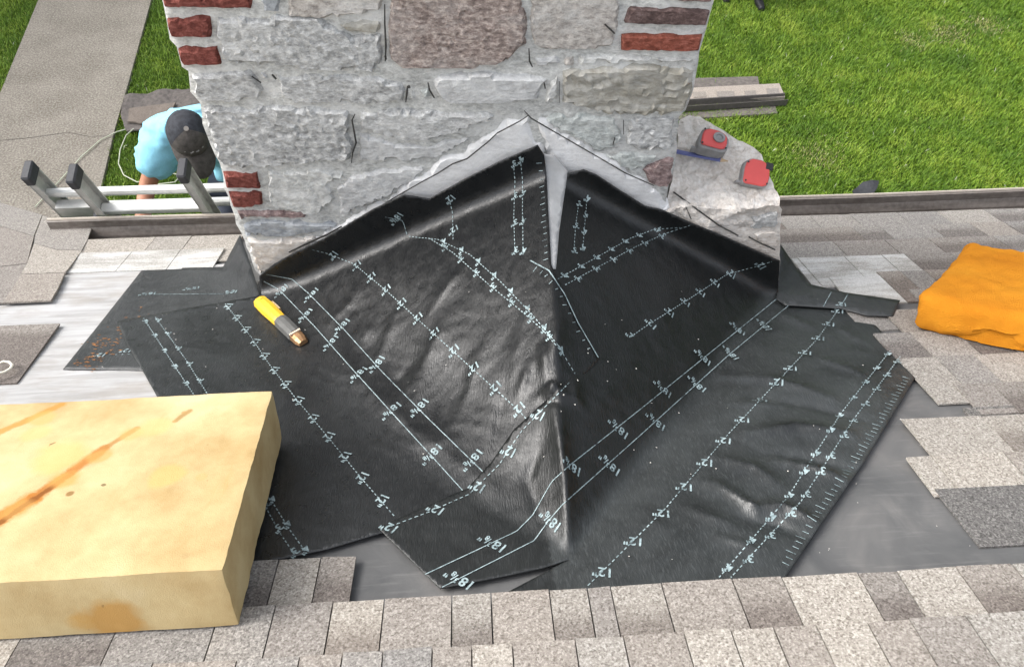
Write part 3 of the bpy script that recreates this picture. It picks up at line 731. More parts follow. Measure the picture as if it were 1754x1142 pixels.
S0 = sheet('membrane', [(411, 402), (428, 450), (446, 506), (446, 520), (240, 566), (250, 640), (243, 634), (108, 632), (170, 555), (245, 460), (382, 457)], .010, M_MEMOLD, 'dusty grey black membrane with orange residue left of the chimney base', 7)
USE_CH = True
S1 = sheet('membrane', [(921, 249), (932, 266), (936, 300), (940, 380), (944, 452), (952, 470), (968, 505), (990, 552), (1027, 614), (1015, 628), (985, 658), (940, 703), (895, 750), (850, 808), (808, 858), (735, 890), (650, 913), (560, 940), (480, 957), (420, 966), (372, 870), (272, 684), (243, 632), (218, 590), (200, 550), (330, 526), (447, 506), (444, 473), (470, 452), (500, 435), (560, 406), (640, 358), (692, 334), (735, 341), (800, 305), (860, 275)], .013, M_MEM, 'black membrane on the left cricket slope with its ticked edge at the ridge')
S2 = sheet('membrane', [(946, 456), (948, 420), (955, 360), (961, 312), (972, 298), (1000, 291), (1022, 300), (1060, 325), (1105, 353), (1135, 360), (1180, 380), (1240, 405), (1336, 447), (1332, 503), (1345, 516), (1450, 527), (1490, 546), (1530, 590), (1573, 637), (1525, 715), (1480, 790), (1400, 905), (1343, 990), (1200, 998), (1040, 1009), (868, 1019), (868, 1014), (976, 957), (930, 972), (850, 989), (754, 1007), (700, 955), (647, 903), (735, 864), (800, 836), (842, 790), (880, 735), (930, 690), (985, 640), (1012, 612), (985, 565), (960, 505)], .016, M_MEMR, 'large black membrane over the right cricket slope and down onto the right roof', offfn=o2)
USE_CH = False
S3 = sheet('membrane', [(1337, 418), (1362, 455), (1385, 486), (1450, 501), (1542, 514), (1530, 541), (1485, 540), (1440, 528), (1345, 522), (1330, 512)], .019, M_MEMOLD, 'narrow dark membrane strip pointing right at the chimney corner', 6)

USE_CH = True
# ---- ink on the membranes
def glyphs(parts):
    """[(text, x, y, size)] -> 2D verts, faces"""
    V = []; F = []
    for s, x, y, sz in parts:
        cu = bpy.data.curves.new('t', 'FONT'); cu.body = s; cu.size = sz; cu.resolution_u = 2; cu.offset = sz * .020; cu.align_x = 'LEFT'
        ob = bpy.data.objects.new('t', cu); COL.objects.link(ob)
        me = bpy.data.meshes.new_from_object(ob); n = len(V)
        V += [(v.co.x + x, v.co.y + y) for v in me.vertices]; F += [[i + n for i in p.vertices] for p in me.polygons]
        bpy.data.objects.remove(ob); bpy.data.curves.remove(cu); bpy.data.meshes.remove(me)
    V = np.array(V); c = (V.min(0) + V.max(0)) / 2; return V - c, F
H = .030
GLY = {'12': glyphs([('12"', 0, 0, H)]), '18': glyphs([('18', 0, 0, H * 1.05), ('3', H * 1.12, H * .34, H * .6), ('/', H * 1.40, H * .12, H * .8), ('8', H * 1.56, -.02 * H, H * .6), ('"', H * 1.9, 0, H * 1.0)]),
       '4': glyphs([('4"', 0, 0, H * .95)]), '3': glyphs([('3"', 0, 0, H * .95)]), '1': glyphs([('1', 0, 0, H * .8)])}
class Ink:
    def __init__(s, off): s.V = []; s.F = []; s.off = off
    def add(s, V, F):
        n = len(s.V); s.V += list(V); s.F += [[i + n for i in f] for f in F]
    def path(s, px):
        P = march(dens_open(px, 8), s.off); return P
    def line(s, px, dash=None, w=.0011):
        P = s.path(px); L = np.r_[0, np.cumsum(np.linalg.norm(np.diff(P, axis=0), axis=1))]
        def at(x): return np.array([np.interp(x, L, P[:, i]) for i in range(3)])
        segs = [(0, L[-1])] if not dash else [(a, min(a + dash[0], L[-1])) for a in np.arange(0, L[-1], dash[0] + dash[1])]
        for a, b in segs:
            k = max(2, int((b - a) / .012) + 1); xs = np.linspace(a, b, k); c = np.array([at(x) for x in xs])
            t = np.array([nz(at(min(x + .004, L[-1])) - at(max(x - .004, 0))) for x in xs]); g = grad(c); sd = np.cross(g, t) * w
            V = np.empty((2 * k, 3)); V[0::2] = c - sd; V[1::2] = c + sd
            s.add(V, [[2 * i, 2 * i + 1, 2 * i + 3, 2 * i + 2] for i in range(k - 1)])
        return P, L
    def text(s, px, key, d2, size=1.0, jitter=.0):
        """px: where; d2: reading direction in the photo"""
        a = march([px, (px[0] + d2[0] * .5, px[1] + d2[1] * .5)], s.off); c = a[:1]; x = nz(a[1] - a[0]); g = grad(c)[0]
        x = nz(x - g * (x @ g)); y = np.cross(g, x); V, F = GLY[key]
        s.add(c + (V[:, :1] * x + V[:, 1:] * y) * size, F)
    def row(s, px, key, n, d2, dash=None, size=1.0, off0=.04, off1=.04, w=.0011, alt=None):
        P, L = s.line(px, dash, w * .9 if not dash else .00115); D = dens_open(px, 8)
        for i in range(n):
            f = off0 + (1 - off0 - off1) * i / max(1, n - 1); x = f * L[-1]
            p = np.array([np.interp(x, L, D[:, 0]), np.interp(x, L, D[:, 1])])
            s.text(p, key if not alt or i % 2 == 0 else alt, d2, size)
    def ticks(s, px, step, ln, side):
        P = s.path(px); L = np.r_[0, np.cumsum(np.linalg.norm(np.diff(P, axis=0), axis=1))]
        for j, x in enumerate(np.arange(step, L[-1], step)):
            c = np.array([np.interp(x, L, P[:, i]) for i in range(3)]); c2 = np.array([np.interp(min(x + .006, L[-1]), L, P[:, i]) for i in range(3)])
            t = nz(c2 - c); g = grad(c[None])[0]; sd = np.cross(g, t) * side; l = ln * (1.5 if j % 3 == 0 else 1)
            a, b = c + sd * .006, c + sd * (.006 + l); h = t * .0009
            s.add([a - h, b - h, b + h, a + h], [[0, 1, 2, 3]])
    def build(s, root):
        V = settle(np.array(s.V), s.off)
        return obj('printed_marks', V, s.F, M_PRINT, root)
DL, DR = (-1, .95), (-1, -1)          # reading direction on the left and right sheets, as the print lies
DA = (.0075, .0055)
k1 = Ink(.0142)
k1.row([(452, 482), (478, 496), (538, 558), (600, 628), (668, 703), (745, 787), (802, 850)], '18', 6, DL, None, .95, .06, .13)
k1.row([(456, 470), (500, 478), (528, 502), (590, 565), (655, 637), (732, 715), (835, 815)], '18', 5, DL, None, .95, .17, .05)
k1.row([(535, 428), (560, 434), (606, 452), (662, 498), (717, 548), (780, 605), (850, 668), (890, 704), (904, 720)], '12', 11, DL, DA, 1, .06, .04)
k1.row([(700, 405), (750, 410), (805, 436), (858, 483), (910, 537), (955, 590), (985, 640)], '4', 8, DL, DA, 1, .18, .08)
k1.row([(735, 408), (775, 432), (838, 488), (890, 530), (930, 565), (965, 606)], '3', 7, DL, DA, 1, .12, .1)
k1.row([(879, 275), (882, 310), (880, 370), (882, 436)], '3', 4, (-1, .5), DA, .95)
k1.row([(891, 268), (895, 310), (895, 370), (896, 436)], '4', 4, (-1, .5), DA, .95)
k1.row([(768, 335), (775, 365), (776, 412)], '12', 2, (-1, .7), DA, .95, .1, .25)
k1.row([(660, 372), (690, 378), (697, 402)], '18', 1, DL, None, .9, .3, .2)
k1.row([(386, 520), (430, 577), (460, 622), (505, 680), (560, 746), (620, 820), (676, 884)], '12', 13, DL, DA, 1.0, .02, .05)
k1.row([(246, 545), (300, 628), (345, 695)], '4', 6, DL, DA, .95); k1.row([(266, 543), (318, 615), (365, 690)], '3', 6, DL, DA, .95)
k1.row([(462, 852), (495, 905), (524, 945)], '4', 3, DL, DA, 1); k1.row([(452, 862), (478, 910), (505, 950)], '3', 3, DL, DA, 1)
k1.line([(908, 446), (940, 463), (967, 503), (990, 552), (1025, 612)], None, .0016)
k1.ticks([(931, 268), (936, 330), (943, 450)], .021, .010, -1); k1.ticks([(912, 448), (940, 465), (966, 505), (990, 555), (1022, 610)], .024, .010, -1)
k1.build(S1)
k2 = Ink(.0172)
k2.row([(728, 983), (830, 935), (885, 909), (912, 882), (945, 824), (975, 797), (1100, 698), (1330, 512)], '18', 0, (-1, -.55))
for p in [(842, 929), (785, 991)]: k2.text(p, '18', (-1, -.55), .95)
for p in [(977, 796), (1058, 732), (1134, 664), (1203, 610), (1262, 562)]: k2.text(p, '18', DR, .95)
k2.row([(757, 1005), (860, 953), (915, 925), (938, 893), (962, 865), (1100, 742), (1250, 606), (1358, 517)], '18', 0, (-1, -.55))
for p in [(942, 890), (1043, 794), (1122, 720), (1192, 657), (1250, 604), (1308, 556)]: k2.text(p, '18', DR, .95)
k2.row([(975, 655), (936, 694), (893, 738), (855, 795), (803, 846), (735, 876), (652, 907)], '12', 5, (-.9, -.4), DA, 1, .22, .03)
k2.row([(1452, 508), (1400, 580), (1250, 740), (1140, 870), (1050, 960), (1006, 1003)], '12', 15, (-1, -.15), DA, 1, .01, .03)
k2.row([(1525, 600), (1440, 708), (1350, 850), (1232, 988)], '4', 12, (-1, -.1), DA, .95, .02, .03); k2.row([(1542, 610), (1462, 718), (1372, 858), (1252, 988)], '3', 12, (-1, -.1), DA, .95, .03, .06)
k2.ticks([(1566, 645), (1480, 785), (1400, 900), (1352, 978)], .0175, .013, -1)
k2.build(S2)
k3 = Ink(.0083)
k3.row([(1030, 612), (1110, 556), (1180, 512), (1245, 470), (1290, 458), (1322, 448)], '12', 9, DR, DA, 1, .05, .04)
k3.row([(955, 478), (1000, 453), (1080, 408), (1120, 393), (1165, 390)], '4', 7, DR, DA, .95, .06, .12); k3.row([(968, 488), (1010, 465), (1090, 422), (1140, 400), (1182, 386)], '3', 6, DR, DA, .95, .1, .15)
k3.row([(992, 345), (986, 385), (983, 432)], '3', 3, (-1, -.2), DA, .95); k3.row([(1006, 335), (1002, 380), (998, 428)], '4', 4, (-1, -.2), DA, .95)
k3.build(S2)
k4 = Ink(.0202); k4.line([(1424, 500), (1410, 525)]); k4.line([(1453, 503), (1440, 524)]); k4.text((1440, 521), '12', (-1, -.1), .9); k4.build(S3)
k5 = Ink(.0113); k5.line([(262, 504), (390, 503)], None, .001)
for p in [(252, 503), (327, 494), (393, 500)]: k5.text(p, '18', (-1, .1), .85)
k5.line([(165, 608), (235, 606)], (.006, .012)); k5.text((170, 608), '12', (-1, 0), .9); k5.text((215, 600), '12', (-1, 0), .9); k5.build(S0)
for o in [o for o in bpy.data.objects if o.name.startswith('printed_marks')]: o['kind'] = 'stuff'
# ================================================================== CUSHIONS
def foam_mat(name, c1, c2, c3, scratch, sc_col, bscale=50, spots=(), lines=(), bst=.14):
    m, t, b = mat(name, .93, .15); v = pos(t)
    f = nois(t, v, 3.6, 6, .65); g = nois(t, v, bscale, 5, .7); s = nois(t, pos(t, (10, 1.6, 3), (0, 0, math.radians(-38))), 1.6, 5, .7)
    c = ramp(t, f, [(.34, c1), (.52, c2), (.68, c3)])
    c = mix(t, mth(t, 'MULTIPLY', ramp(t, s, [(.60, (0, 0, 0)), (.72, (1, 1, 1))]), scratch), c, sc_col)
    for A, B, r, col, amt in lines:                                # rusty scuff strokes
        A, B = W(A), W(B); ab = B - A; g0 = N(t, 'ShaderNodeNewGeometry'); s1 = N(t, 'ShaderNodeVectorMath', operation='SUBTRACT'); t.links.new(g0.outputs['Position'], s1.inputs[0]); s1.inputs[1].default_value = tuple(A)
        dt = N(t, 'ShaderNodeVectorMath', operation='DOT_PRODUCT'); t.links.new(s1.outputs[0], dt.inputs[0]); dt.inputs[1].default_value = tuple(ab / (ab @ ab))
        cl = N(t, 'ShaderNodeClamp'); t.links.new(dt.outputs['Value'], cl.inputs[0]); s2 = N(t, 'ShaderNodeVectorMath', operation='SCALE'); s2.inputs[0].default_value = tuple(ab); t.links.new(cl.outputs[0], s2.inputs['Scale'])
        s3 = N(t, 'ShaderNodeVectorMath', operation='DISTANCE'); t.links.new(s1.outputs[0], s3.inputs[0]); t.links.new(s2.outputs[0], s3.inputs[1])
        dd = mth(t, 'ADD', mth(t, 'DIVIDE', s3.outputs['Value'], r), mth(t, 'SUBTRACT', mth(t, 'MULTIPLY', nois(t, v, 40, 6, .75), 1.4), .6))
        c = mix(t, mth(t, 'MULTIPLY', ramp(t, dd, [(.55, (1, 1, 1)), (1.0, (0, 0, 0))]), amt), c, col)
    for P0, r, col, amt in spots:                                  # soaked-in stains
        dn = N(t, 'ShaderNodeVectorMath', operation='DISTANCE'); dn.inputs[1].default_value = tuple(W(P0)); g0 = N(t, 'ShaderNodeNewGeometry'); t.links.new(g0.outputs['Position'], dn.inputs[0])
        dd = mth(t, 'ADD', mth(t, 'DIVIDE', dn.outputs['Value'], r), mth(t, 'MULTIPLY', nois(t, v, 14, 5, .6), .7))
        c = mix(t, mth(t, 'MULTIPLY', ramp(t, dd, [(.75, (1, 1, 1)), (1.15 if r < .05 else 1.35, (0, 0, 0))]), amt), c, col)
    h = nois(t, v, 26, 2, .5); c = mix(t, ramp(t, h, [(.745, (0, 0, 0)), (.775, (.8, .8, .8))]), c, tuple(x * .35 for x in c1))
    t.links.new(c, b.inputs['Base Color']); po = N(t, 'ShaderNodeTexVoronoi'); po.inputs['Scale'].default_value = 420; t.links.new(v, po.inputs['Vector'])
    bump(t, b, mth(t, 'ADD', g, mth(t, 'MULTIPLY', po.outputs['Distance'], .5)), bst, .004 if bst < .5 else .014); return m
M_FOAMY = foam_mat('worn_yellow_foam', (.38, .265, .12), (.49, .38, .20), (.56, .455, .27), .40, (.44, .27, .10), 50,
    [(roof_pt(30, 872, .165), .05, (.44, .24, .07), .5), (roof_pt(110, 822, .165), .05, (.50, .26, .07), .7), (roof_pt(170, 782, .165), .04, (.50, .27, .08), .6), (roof_pt(225, 742, .165), .04, (.54, .33, .11), .5), (roof_pt(70, 715, .165), .05, (.55, .32, .10), .5),
     (roof_pt(205, 1045, .06), .10, (.43, .235, .065), .85), (roof_pt(150, 1050, .06), .05, (.46, .27, .08), .7), (roof_pt(120, 845, .165), .013, (.20, .10, .03), .8), (roof_pt(318, 951, .165), .014, (.36, .25, .12), .6),
     (roof_pt(315, 705, .165), .012, (.36, .22, .08), .7), (roof_pt(285, 815, .165), .06, (.60, .36, .13), .6), (roof_pt(100, 780, .165), .10, (.60, .38, .14), .6), (roof_pt(265, 730, .165), .06, (.62, .40, .16), .5), (roof_pt(345, 815, .165), .02, (.5, .3, .12), .5), (roof_pt(60, 740, .165), .05, (.62, .40, .16), .5)],
    [(roof_pt(-60, 922, .165), roof_pt(60, 850, .165), .028, (.42, .17, .03), .9), (roof_pt(60, 850, .165), roof_pt(178, 768, .165), .020, (.36, .14, .03), .9), (roof_pt(178, 768, .165), roof_pt(235, 733, .165), .011, (.34, .17, .05), .8),
     (roof_pt(0, 893, .165), roof_pt(120, 812, .165), .010, (.17, .06, .015), .8), (roof_pt(-30, 752, .165), roof_pt(104, 692, .165), .016, (.44, .20, .04), .8), (roof_pt(300, 720, .165), roof_pt(325, 702, .165), .010, (.3, .18, .06), .8),
     (roof_pt(197, 1000, .1), roof_pt(207, 1080, .04), .010, (.60, .45, .22), .7)])
M_FOAMO = foam_mat('orange_foam', (.68, .235, .014), (.79, .31, .022), (.855, .395, .045), .12, (.60, .20, .02), 30, (), (), .75)
M_STAIN = foam_mat('foam_stain', (.33, .16, .04), (.42, .22, .07), (.52, .30, .11), .3, (.3, .12, .02))
def foam(name, c0, a, b, h, nu, nv, m, label, tilt, seed, amp=.004, bite=None, rad=.012, puff=0.0):
    """slab lying on the roof: c0 near corner (u,v), a and b edge vectors"""
    c0, a, b = map(np.array, (c0, a, b)); nh = 7
    idx = {}; V = []; F = []
    def vid(i, j, k):
        key = (i, j, k)
        if key not in idx:
            x, y, z = i / nu, j / nv, k / nh
            La, Lb = np.linalg.norm(a), np.linalg.norm(b)
            # soften the edges
            p = np.array([x * La, y * Lb, z * h]); lim = np.array([La, Lb, h]); r = rad
            cc = np.clip(p, r, lim - r); dv = p - cc; l = np.linalg.norm(dv)
            if l > 1e-9: p = cc + dv / l * min(l, r)
            q = c0 + a / La * p[0] + b / Lb * p[1]; w = p[2] + tilt
            P = rp(q[0], q[1], w)
            n1 = fbm((P[0] * 6 + seed, P[1] * 6, P[2] * 6)); n2 = fbm((P[0] * 28 + seed, P[1] * 28, P[2] * 28))
            P = P + RN * puff * math.sin(math.pi * min(1, max(0, x))) ** .5 * math.sin(math.pi * y) ** .5 * (z - .15)
            dirv = RT * n1 * amp + RN * (n1 * .6 + n2 * .3) * amp * (1 if k else .2) + np.array([1, 0, 0]) * n2 * amp * .6
            P = P + dirv
            if bite is not None and k <= 3 and j == 0:
                d = abs(q[0] - bite[0]); P = P + RN * (bite[1] * math.exp(-(d / bite[2]) ** 2) * (1 - k / 4))
                if k <= 2: P = P + RT * .012 * math.exp(-(d / bite[2]) ** 2)
            idx[key] = len(V); V.append(P)
        return idx[key]
    def face(f): F.append([vid(*p) for p in f])
    for i in range(nu):
        for j in range(nv):
            face([(i, j, nh), (i + 1, j, nh), (i + 1, j + 1, nh), (i, j + 1, nh)]); face([(i, j, 0), (i, j + 1, 0), (i + 1, j + 1, 0), (i + 1, j, 0)])
    for i in range(nu):
        for k in range(nh):
            face([(i, 0, k), (i + 1, 0, k), (i + 1, 0, k + 1), (i, 0, k + 1)]); face([(i, nv, k), (i, nv, k + 1), (i + 1, nv, k + 1), (i + 1, nv, k)])
    for j in range(nv):
        for k in range(nh):
            face([(0, j, k), (0, j, k + 1), (0, j + 1, k + 1), (0, j + 1, k)]); face([(nu, j, k), (nu, j + 1, k), (nu, j + 1, k + 1), (nu, j, k + 1)])
    o = obj(name, V, F, m, None, smooth=True); o.data.set_sharp_from_angle(angle=math.radians(38))
    return tag(o, label, 'cushion')
cush = foam('foam_cushion', (-1.40, .868), (.968, .008), (-.036, .523), .133, 110, 60, M_FOAMY, 'worn yellow foam cushion lying on the roof at lower left', .031, 3, .0028, None, .003)
foam('foam_cushion', (1.262, 1.795), (.62, -.375), (.375, .395), .108, 60, 46, M_FOAMO, 'bright orange foam cushion with torn edge at right', .018, 9, .016, (1.44, .06, .05), .026, .014)

# ================================================================== LADDER
M_ALU = plain('ladder_aluminium', (.66, .66, .63), .42, .5, .3, .12, 30)
M_ALUD = plain('ladder_rail_grey', (.46, .46, .44), .45, .5, .3, .15, 30)
M_CAP = plain('black_rubber', (.035, .036, .04), .6, .4, 0, .2, 40)
LU = np.array([0, -.26, .966]); LO = np.array([0, .966, .26])            # up the ladder, outward normal
def lad(x, h, o=0): return np.array([x, 2.345, -2.095]) + LU * h + LO * o
ladder = empty('ladder', W(lad(-1.3, -2.7)) * [1, 1, 0], 'silver aluminium extension ladder leaning on the gutter beside the chimney', 'ladder')
LEN = (CZ - 2.095) / .966
def rail(x, o, top, wx=.013, wo=.038, m=None):
    lo = -LEN + .05; mb = MB()
    # channel section: web and two flanges
    for cx, co, ax, ao in ((0, 0, .0035, wo), (wx * .9, wo - .003, wx, .003), (wx * .9, -wo + .003, wx, .003)):
        mb.add(box(lad(x, (top + lo) / 2, o + co) + [cx, 0, 0], (ax, 0, 0), LO * ao, LU * (top - lo) / 2))
    r = obj('rail', mb.v, mb.f, m or M_ALUD, ladder)
    V, F = box(lad(x, top + .004, o) + [wx * .7, 0, 0], (wx * 1.35, 0, 0), LO * (wo + .006), LU * .026)
    c = obj('end_cap', V, F, M_CAP, r); c.modifiers.new('b', 'BEVEL').width = .006
    return r
for x, o, tp in ((-1.715, .045, .215), (-1.505, -.02, .275), (-1.095, -.02, .29), (-.94, .045, .21)): rail(x, o, tp)
for h, o, x0, x1 in [(.085, .045, -1.71, -.94), (-.015, .045, -1.71, -.94)] + [(-.015 - .3 * k, .045, -1.71, -.94) for k in range(1, 8)]:
    V, F = tube([lad(x0, h, o), lad(x1, h, o)], .019, 10); obj('rung', V, F, M_ALU, ladder)
for h in (.055, -.055, -.34, -.63, -.92):
    V, F = box(lad(-1.30, h, -.02), (.20, 0, 0), LO * .021, LU * .016); r = obj('rung', V, F, M_ALU, ladder); r.modifiers.new('b', 'BEVEL').width = .004
V, F = box(lad(-1.60, .02, .01), (.09, 0, 0), LO * .02, LU * .035); obj('bracket', V, F, M_ALUD, ladder)
V, F = tube([lad(-1.52, .05, -.06), lad(-1.52, .05, -.02)], .014, 10); obj('bolt', V, F, M_CAP, ladder)

# ================================================================== PEOPLE
M_SKIN = plain('skin', (.42, .19, .115), .55, .4, 0, .1, 30, .1)
M_SHIRT = plain('light_blue_shirt', (.27, .60, .75), .85, .2, 0, .10, 22, .9)
TEX = bpy.data.textures.new('cloth_folds', 'CLOUDS'); TEX.noise_scale = .06; TEX.noise_depth = 3
M_JEAN = plain('dark_trousers', (.035, .04, .055), .85, .2, 0, .2, 40, .2)
M_BOOT = plain('black_boot', (.012, .012, .014), .5, .4, 0, .3, 40, .2)
def skin(name, pts, edges, rad, m, parent, sub=2, root=0):
    P = [np.array(p, float) + OFF - _loc(parent) for p in pts]
    me = bpy.data.meshes.new(name); me.from_pydata([tuple(p) for p in P], edges, []); me.materials.append(m)
    o = bpy.data.objects.new(name, me); COL.objects.link(o); o.parent = parent
    o.modifiers.new('skin', 'SKIN').use_smooth_shade = True
    for i, v in enumerate(me.skin_vertices[0].data):
        r = rad[i]; v.radius = (r, r) if np.isscalar(r) else r; v.use_root = (i == root)
    o.modifiers.new('sub', 'SUBSURF').levels = sub; o.modifiers['sub'].render_levels = sub
    return o
def dirp(px, depth):
    return rays(px)[0] * depth
HD = dirp((322, 228), 3.34)                       # head centre
per = empty('person', W(np.array([HD[0], HD[1], 0])) * [1, 1, 0] + np.array([0, .1, .9]), 'person in light blue shirt and dark cap bending over the ladder', 'person')
NB = np.array([-1.32, 3.07, -2.24]); SR = np.array([-1.545, 3.16, -2.32]); SL = np.array([-1.10, 3.10, -2.33]); CH = np.array([-1.37, 3.27, -2.27])
PE = np.array([-1.32, 3.44, -2.86]); ER = np.array([-1.70, 3.05, -2.57]); HR = np.array([-1.675, 2.60, -2.66]); EL = np.array([-1.045, 2.96, -2.50]); HL = np.array([-.95, 2.60, -2.66])
hr, hl = PE + [-.10, 0, -.06], PE + [.10, 0, -.06]
kr, kl = np.array([-1.45, 3.0, -3.10]), np.array([-1.17, 3.0, -3.10]); fr_, fl_ = np.array([-1.40, 2.93, -3.52]), np.array([-1.20, 2.93, -3.52])
skin('body', [PE, CH, NB, HD + [0, .05, -.06], SR, ER, HR, SL, EL, HL, hr, kr, fr_, hl, kl, fl_],
     [(0, 1), (1, 2), (2, 3), (1, 4), (4, 5), (5, 6), (1, 7), (7, 8), (8, 9), (0, 10), (10, 11), (11, 12), (0, 13), (13, 14), (14, 15)],
     [.10, .09, .052, .07, .05, .045, .032, .05, .045, .032, .07, .05, .04, .07, .05, .04], M_SKIN, per)
SM = SR + (ER - SR) * .78; SM2 = SL + (EL - SL) * .8
skin('shirt', [PE, (PE + CH) / 2 + [0, .03, .02], CH, NB + [0, .03, 0], SR, SM, SL, SM2, SR + (ER - SR) * .4],
     [(0, 1), (1, 2), (2, 3), (2, 4), (4, 8), (8, 5), (2, 6), (6, 7)], [(.17, .14), (.165, .14), (.17, .14), .10, .115, .094, .10, .085, .11], M_SHIRT, per, 3)
shirt = [o for o in per.children if o.name.startswith('shirt')][0]
md = shirt.modifiers.new('folds', 'DISPLACE'); md.texture = TEX; md.strength = .05; md.texture_coords = 'LOCAL'
skin('trousers', [PE, hr, kr, fr_ + [0, 0, .05], hl, kl, fl_ + [0, 0, .05]], [(0, 1), (1, 2), (2, 3), (0, 4), (4, 5), (5, 6)], [.15, .10, .075, .065, .10, .075, .065], M_JEAN, per)
for f in (fr_, fl_): skin('shoe', [f + [0, .06, -.02], f + [0, -.04, -.05], f + [0, -.16, -.055]], [(0, 1), (1, 2)], [.045, .045, .038], M_BOOT, per)
for hnd, e in ((HR, ER), (HL, EL)):               # hands closed on the rails: palm, four fingers and a thumb
    d = nz(hnd - e); sx = np.array([1., 0, 0]); up = np.cross(sx, d)
    pts = [hnd - d * .02, hnd + d * .045]; ed = [(0, 1)]; rd = [.03, (.036, .022)]
    for k in range(4):
        b0 = hnd + d * .05 + up * (.03 - .02 * k); b1 = b0 + d * .028 + sx * .010; b2 = b1 + sx * .026 - d * .006; n0 = len(pts)
        pts += [b0, b1, b2]; ed += [(1, n0), (n0, n0 + 1), (n0 + 1, n0 + 2)]; rd += [.0095, .009, .008]
    n0 = len(pts); pts += [hnd + up * .035 + d * .01, hnd + up * .05 + d * .035 + sx * .015]; ed += [(0, n0), (n0, n0 + 1)]; rd += [.011, .009]
    skin('hand', pts, ed, rd, M_SKIN, per, 1)
# head and cap: the head is bowed towards the ladder
AX = nz((.30, -.66, .70)); FW = nz(np.array([0.03, -.15, -1.]) - AX * (np.array([.03, -.15, -1.]) @ AX)); SD = np.cross(FW, AX)
def hp(x, y, z, c=HD): return c + SD * x + FW * y + AX * z
V = []; F = []; nu, nv = 20, 14
for j in range(nv + 1):
    ph = math.pi * j / nv
    for i in range(nu):
        th = 2 * math.pi * i / nu; x, y, z = .078 * math.sin(ph) * math.cos(th), .096 * math.sin(ph) * math.sin(th), .12 * math.cos(ph) - .045
        if math.sin(th) > .93 and 1.5 < ph < 2.1: y += .018            # nose
        if abs(math.cos(th)) > .97 and 1.45 < ph < 1.9: x *= 1.16      # ears
        if z < -.1: x *= .86; y = y * .9 + .012                          # jaw
        V.append(hp(x, y, z))
for j in range(nv):
    for i in range(nu): F.append([j * nu + i, j * nu + (i + 1) % nu, (j + 1) * nu + (i + 1) % nu, (j + 1) * nu + i])
head = obj('head', V, F, M_SKIN, per, smooth=True)
M_CAPN = plain('cap_dark_navy', (.034, .036, .043), .85, .3, 0, .4, 45, .6); M_CAPB = plain('cap_brown_grey', (.075, .067, .061), .85, .3, 0, .35, 45, .6)
M_EYE = plain('dark_hair', (.02, .016, .013), .7, .3)
for sx in (-1, 1):
    V, F = tube([hp(sx * .03 - .012, .091, -.062), hp(sx * .03 + .012, .091, -.062)], .006, 6); obj('eye', V, F, M_EYE, head)
V, F = tube([hp(-.025, .088, -.115), hp(.025, .088, -.115)], .005, 6); obj('mouth', V, F, plain('lips', (.3, .1, .08), .5), head)
V = []; F = []; nu, nv = 48, 10
for j in range(nv + 1):
    ph = .5 * math.pi * 1.04 * j / nv
    for i in range(nu):
        th = 2 * math.pi * i / nu; seam = 1 - .022 * math.exp(-((((th * 6 / (2 * math.pi)) % 1) - .5) / .07) ** 2)
        V.append(hp(  .092 * math.sin(ph) * math.cos(th) * seam, .106 * math.sin(ph) * math.sin(th) * seam, .108 * math.cos(ph) * (1 if ph > .2 else .99) - .002))
for j in range(nv):
    for i in range(nu): F.append([j * nu + i, (j + 1) * nu + i, (j + 1) * nu + (i + 1) % nu, j * nu + (i + 1) % nu])
cap = obj('cap', V, F, M_CAPN, per, smooth=True); cap.data.materials.append(M_CAPB)
for p in cap.data.polygons:
    i = p.index % nu
    if 3 <= i < 21: p.material_index = 1 
V, F = tube([hp(0, 0, .103), hp(0, 0, .112)], .011, 10); obj('button', V, F, plain('cap_button', (.22, .20, .18), .7), cap)
V = []; F = []; n = 14
for r_ in (0, 1):
    for k in range(2):
        for i in range(n + 1):
            a = math.pi * (i / n - .5) * .94; x = .092 * math.sin(a) ; y = .105 * math.cos(a) * (1 - r_) + r_ * (.10 * math.cos(a) + .055 + .055 * math.cos(a)) - (0.02 if r_ == 0 else 0)
            V.append(hp(x * (1 if r_ == 0 else .98), y, -.002 - .03 * (abs(x) / .09) ** 2 - (.004 if k else 0) - .012 * r_))
m_ = n + 1
for i in range(n):
    F += [[i, i + 1, 2 * m_ + i + 1, 2 * m_ + i], [m_ + i, 3 * m_ + i, 3 * m_ + i + 1, m_ + i + 1], [2 * m_ + i, 2 * m_ + i + 1, 3 * m_ + i + 1, 3 * m_ + i]]
obj('brim', V, F, M_CAPB, cap, smooth=True)
for x in (-.035, -.012, .012, .035):
    V, F = tube([hp(x - .008, .099 - abs(x) * .5, .050), hp(x + .006, .101 - abs(x) * .5, .042)], .003, 5); obj('stitching', V, F, plain('cap_thread', (.25, .24, .23), .7), cap)
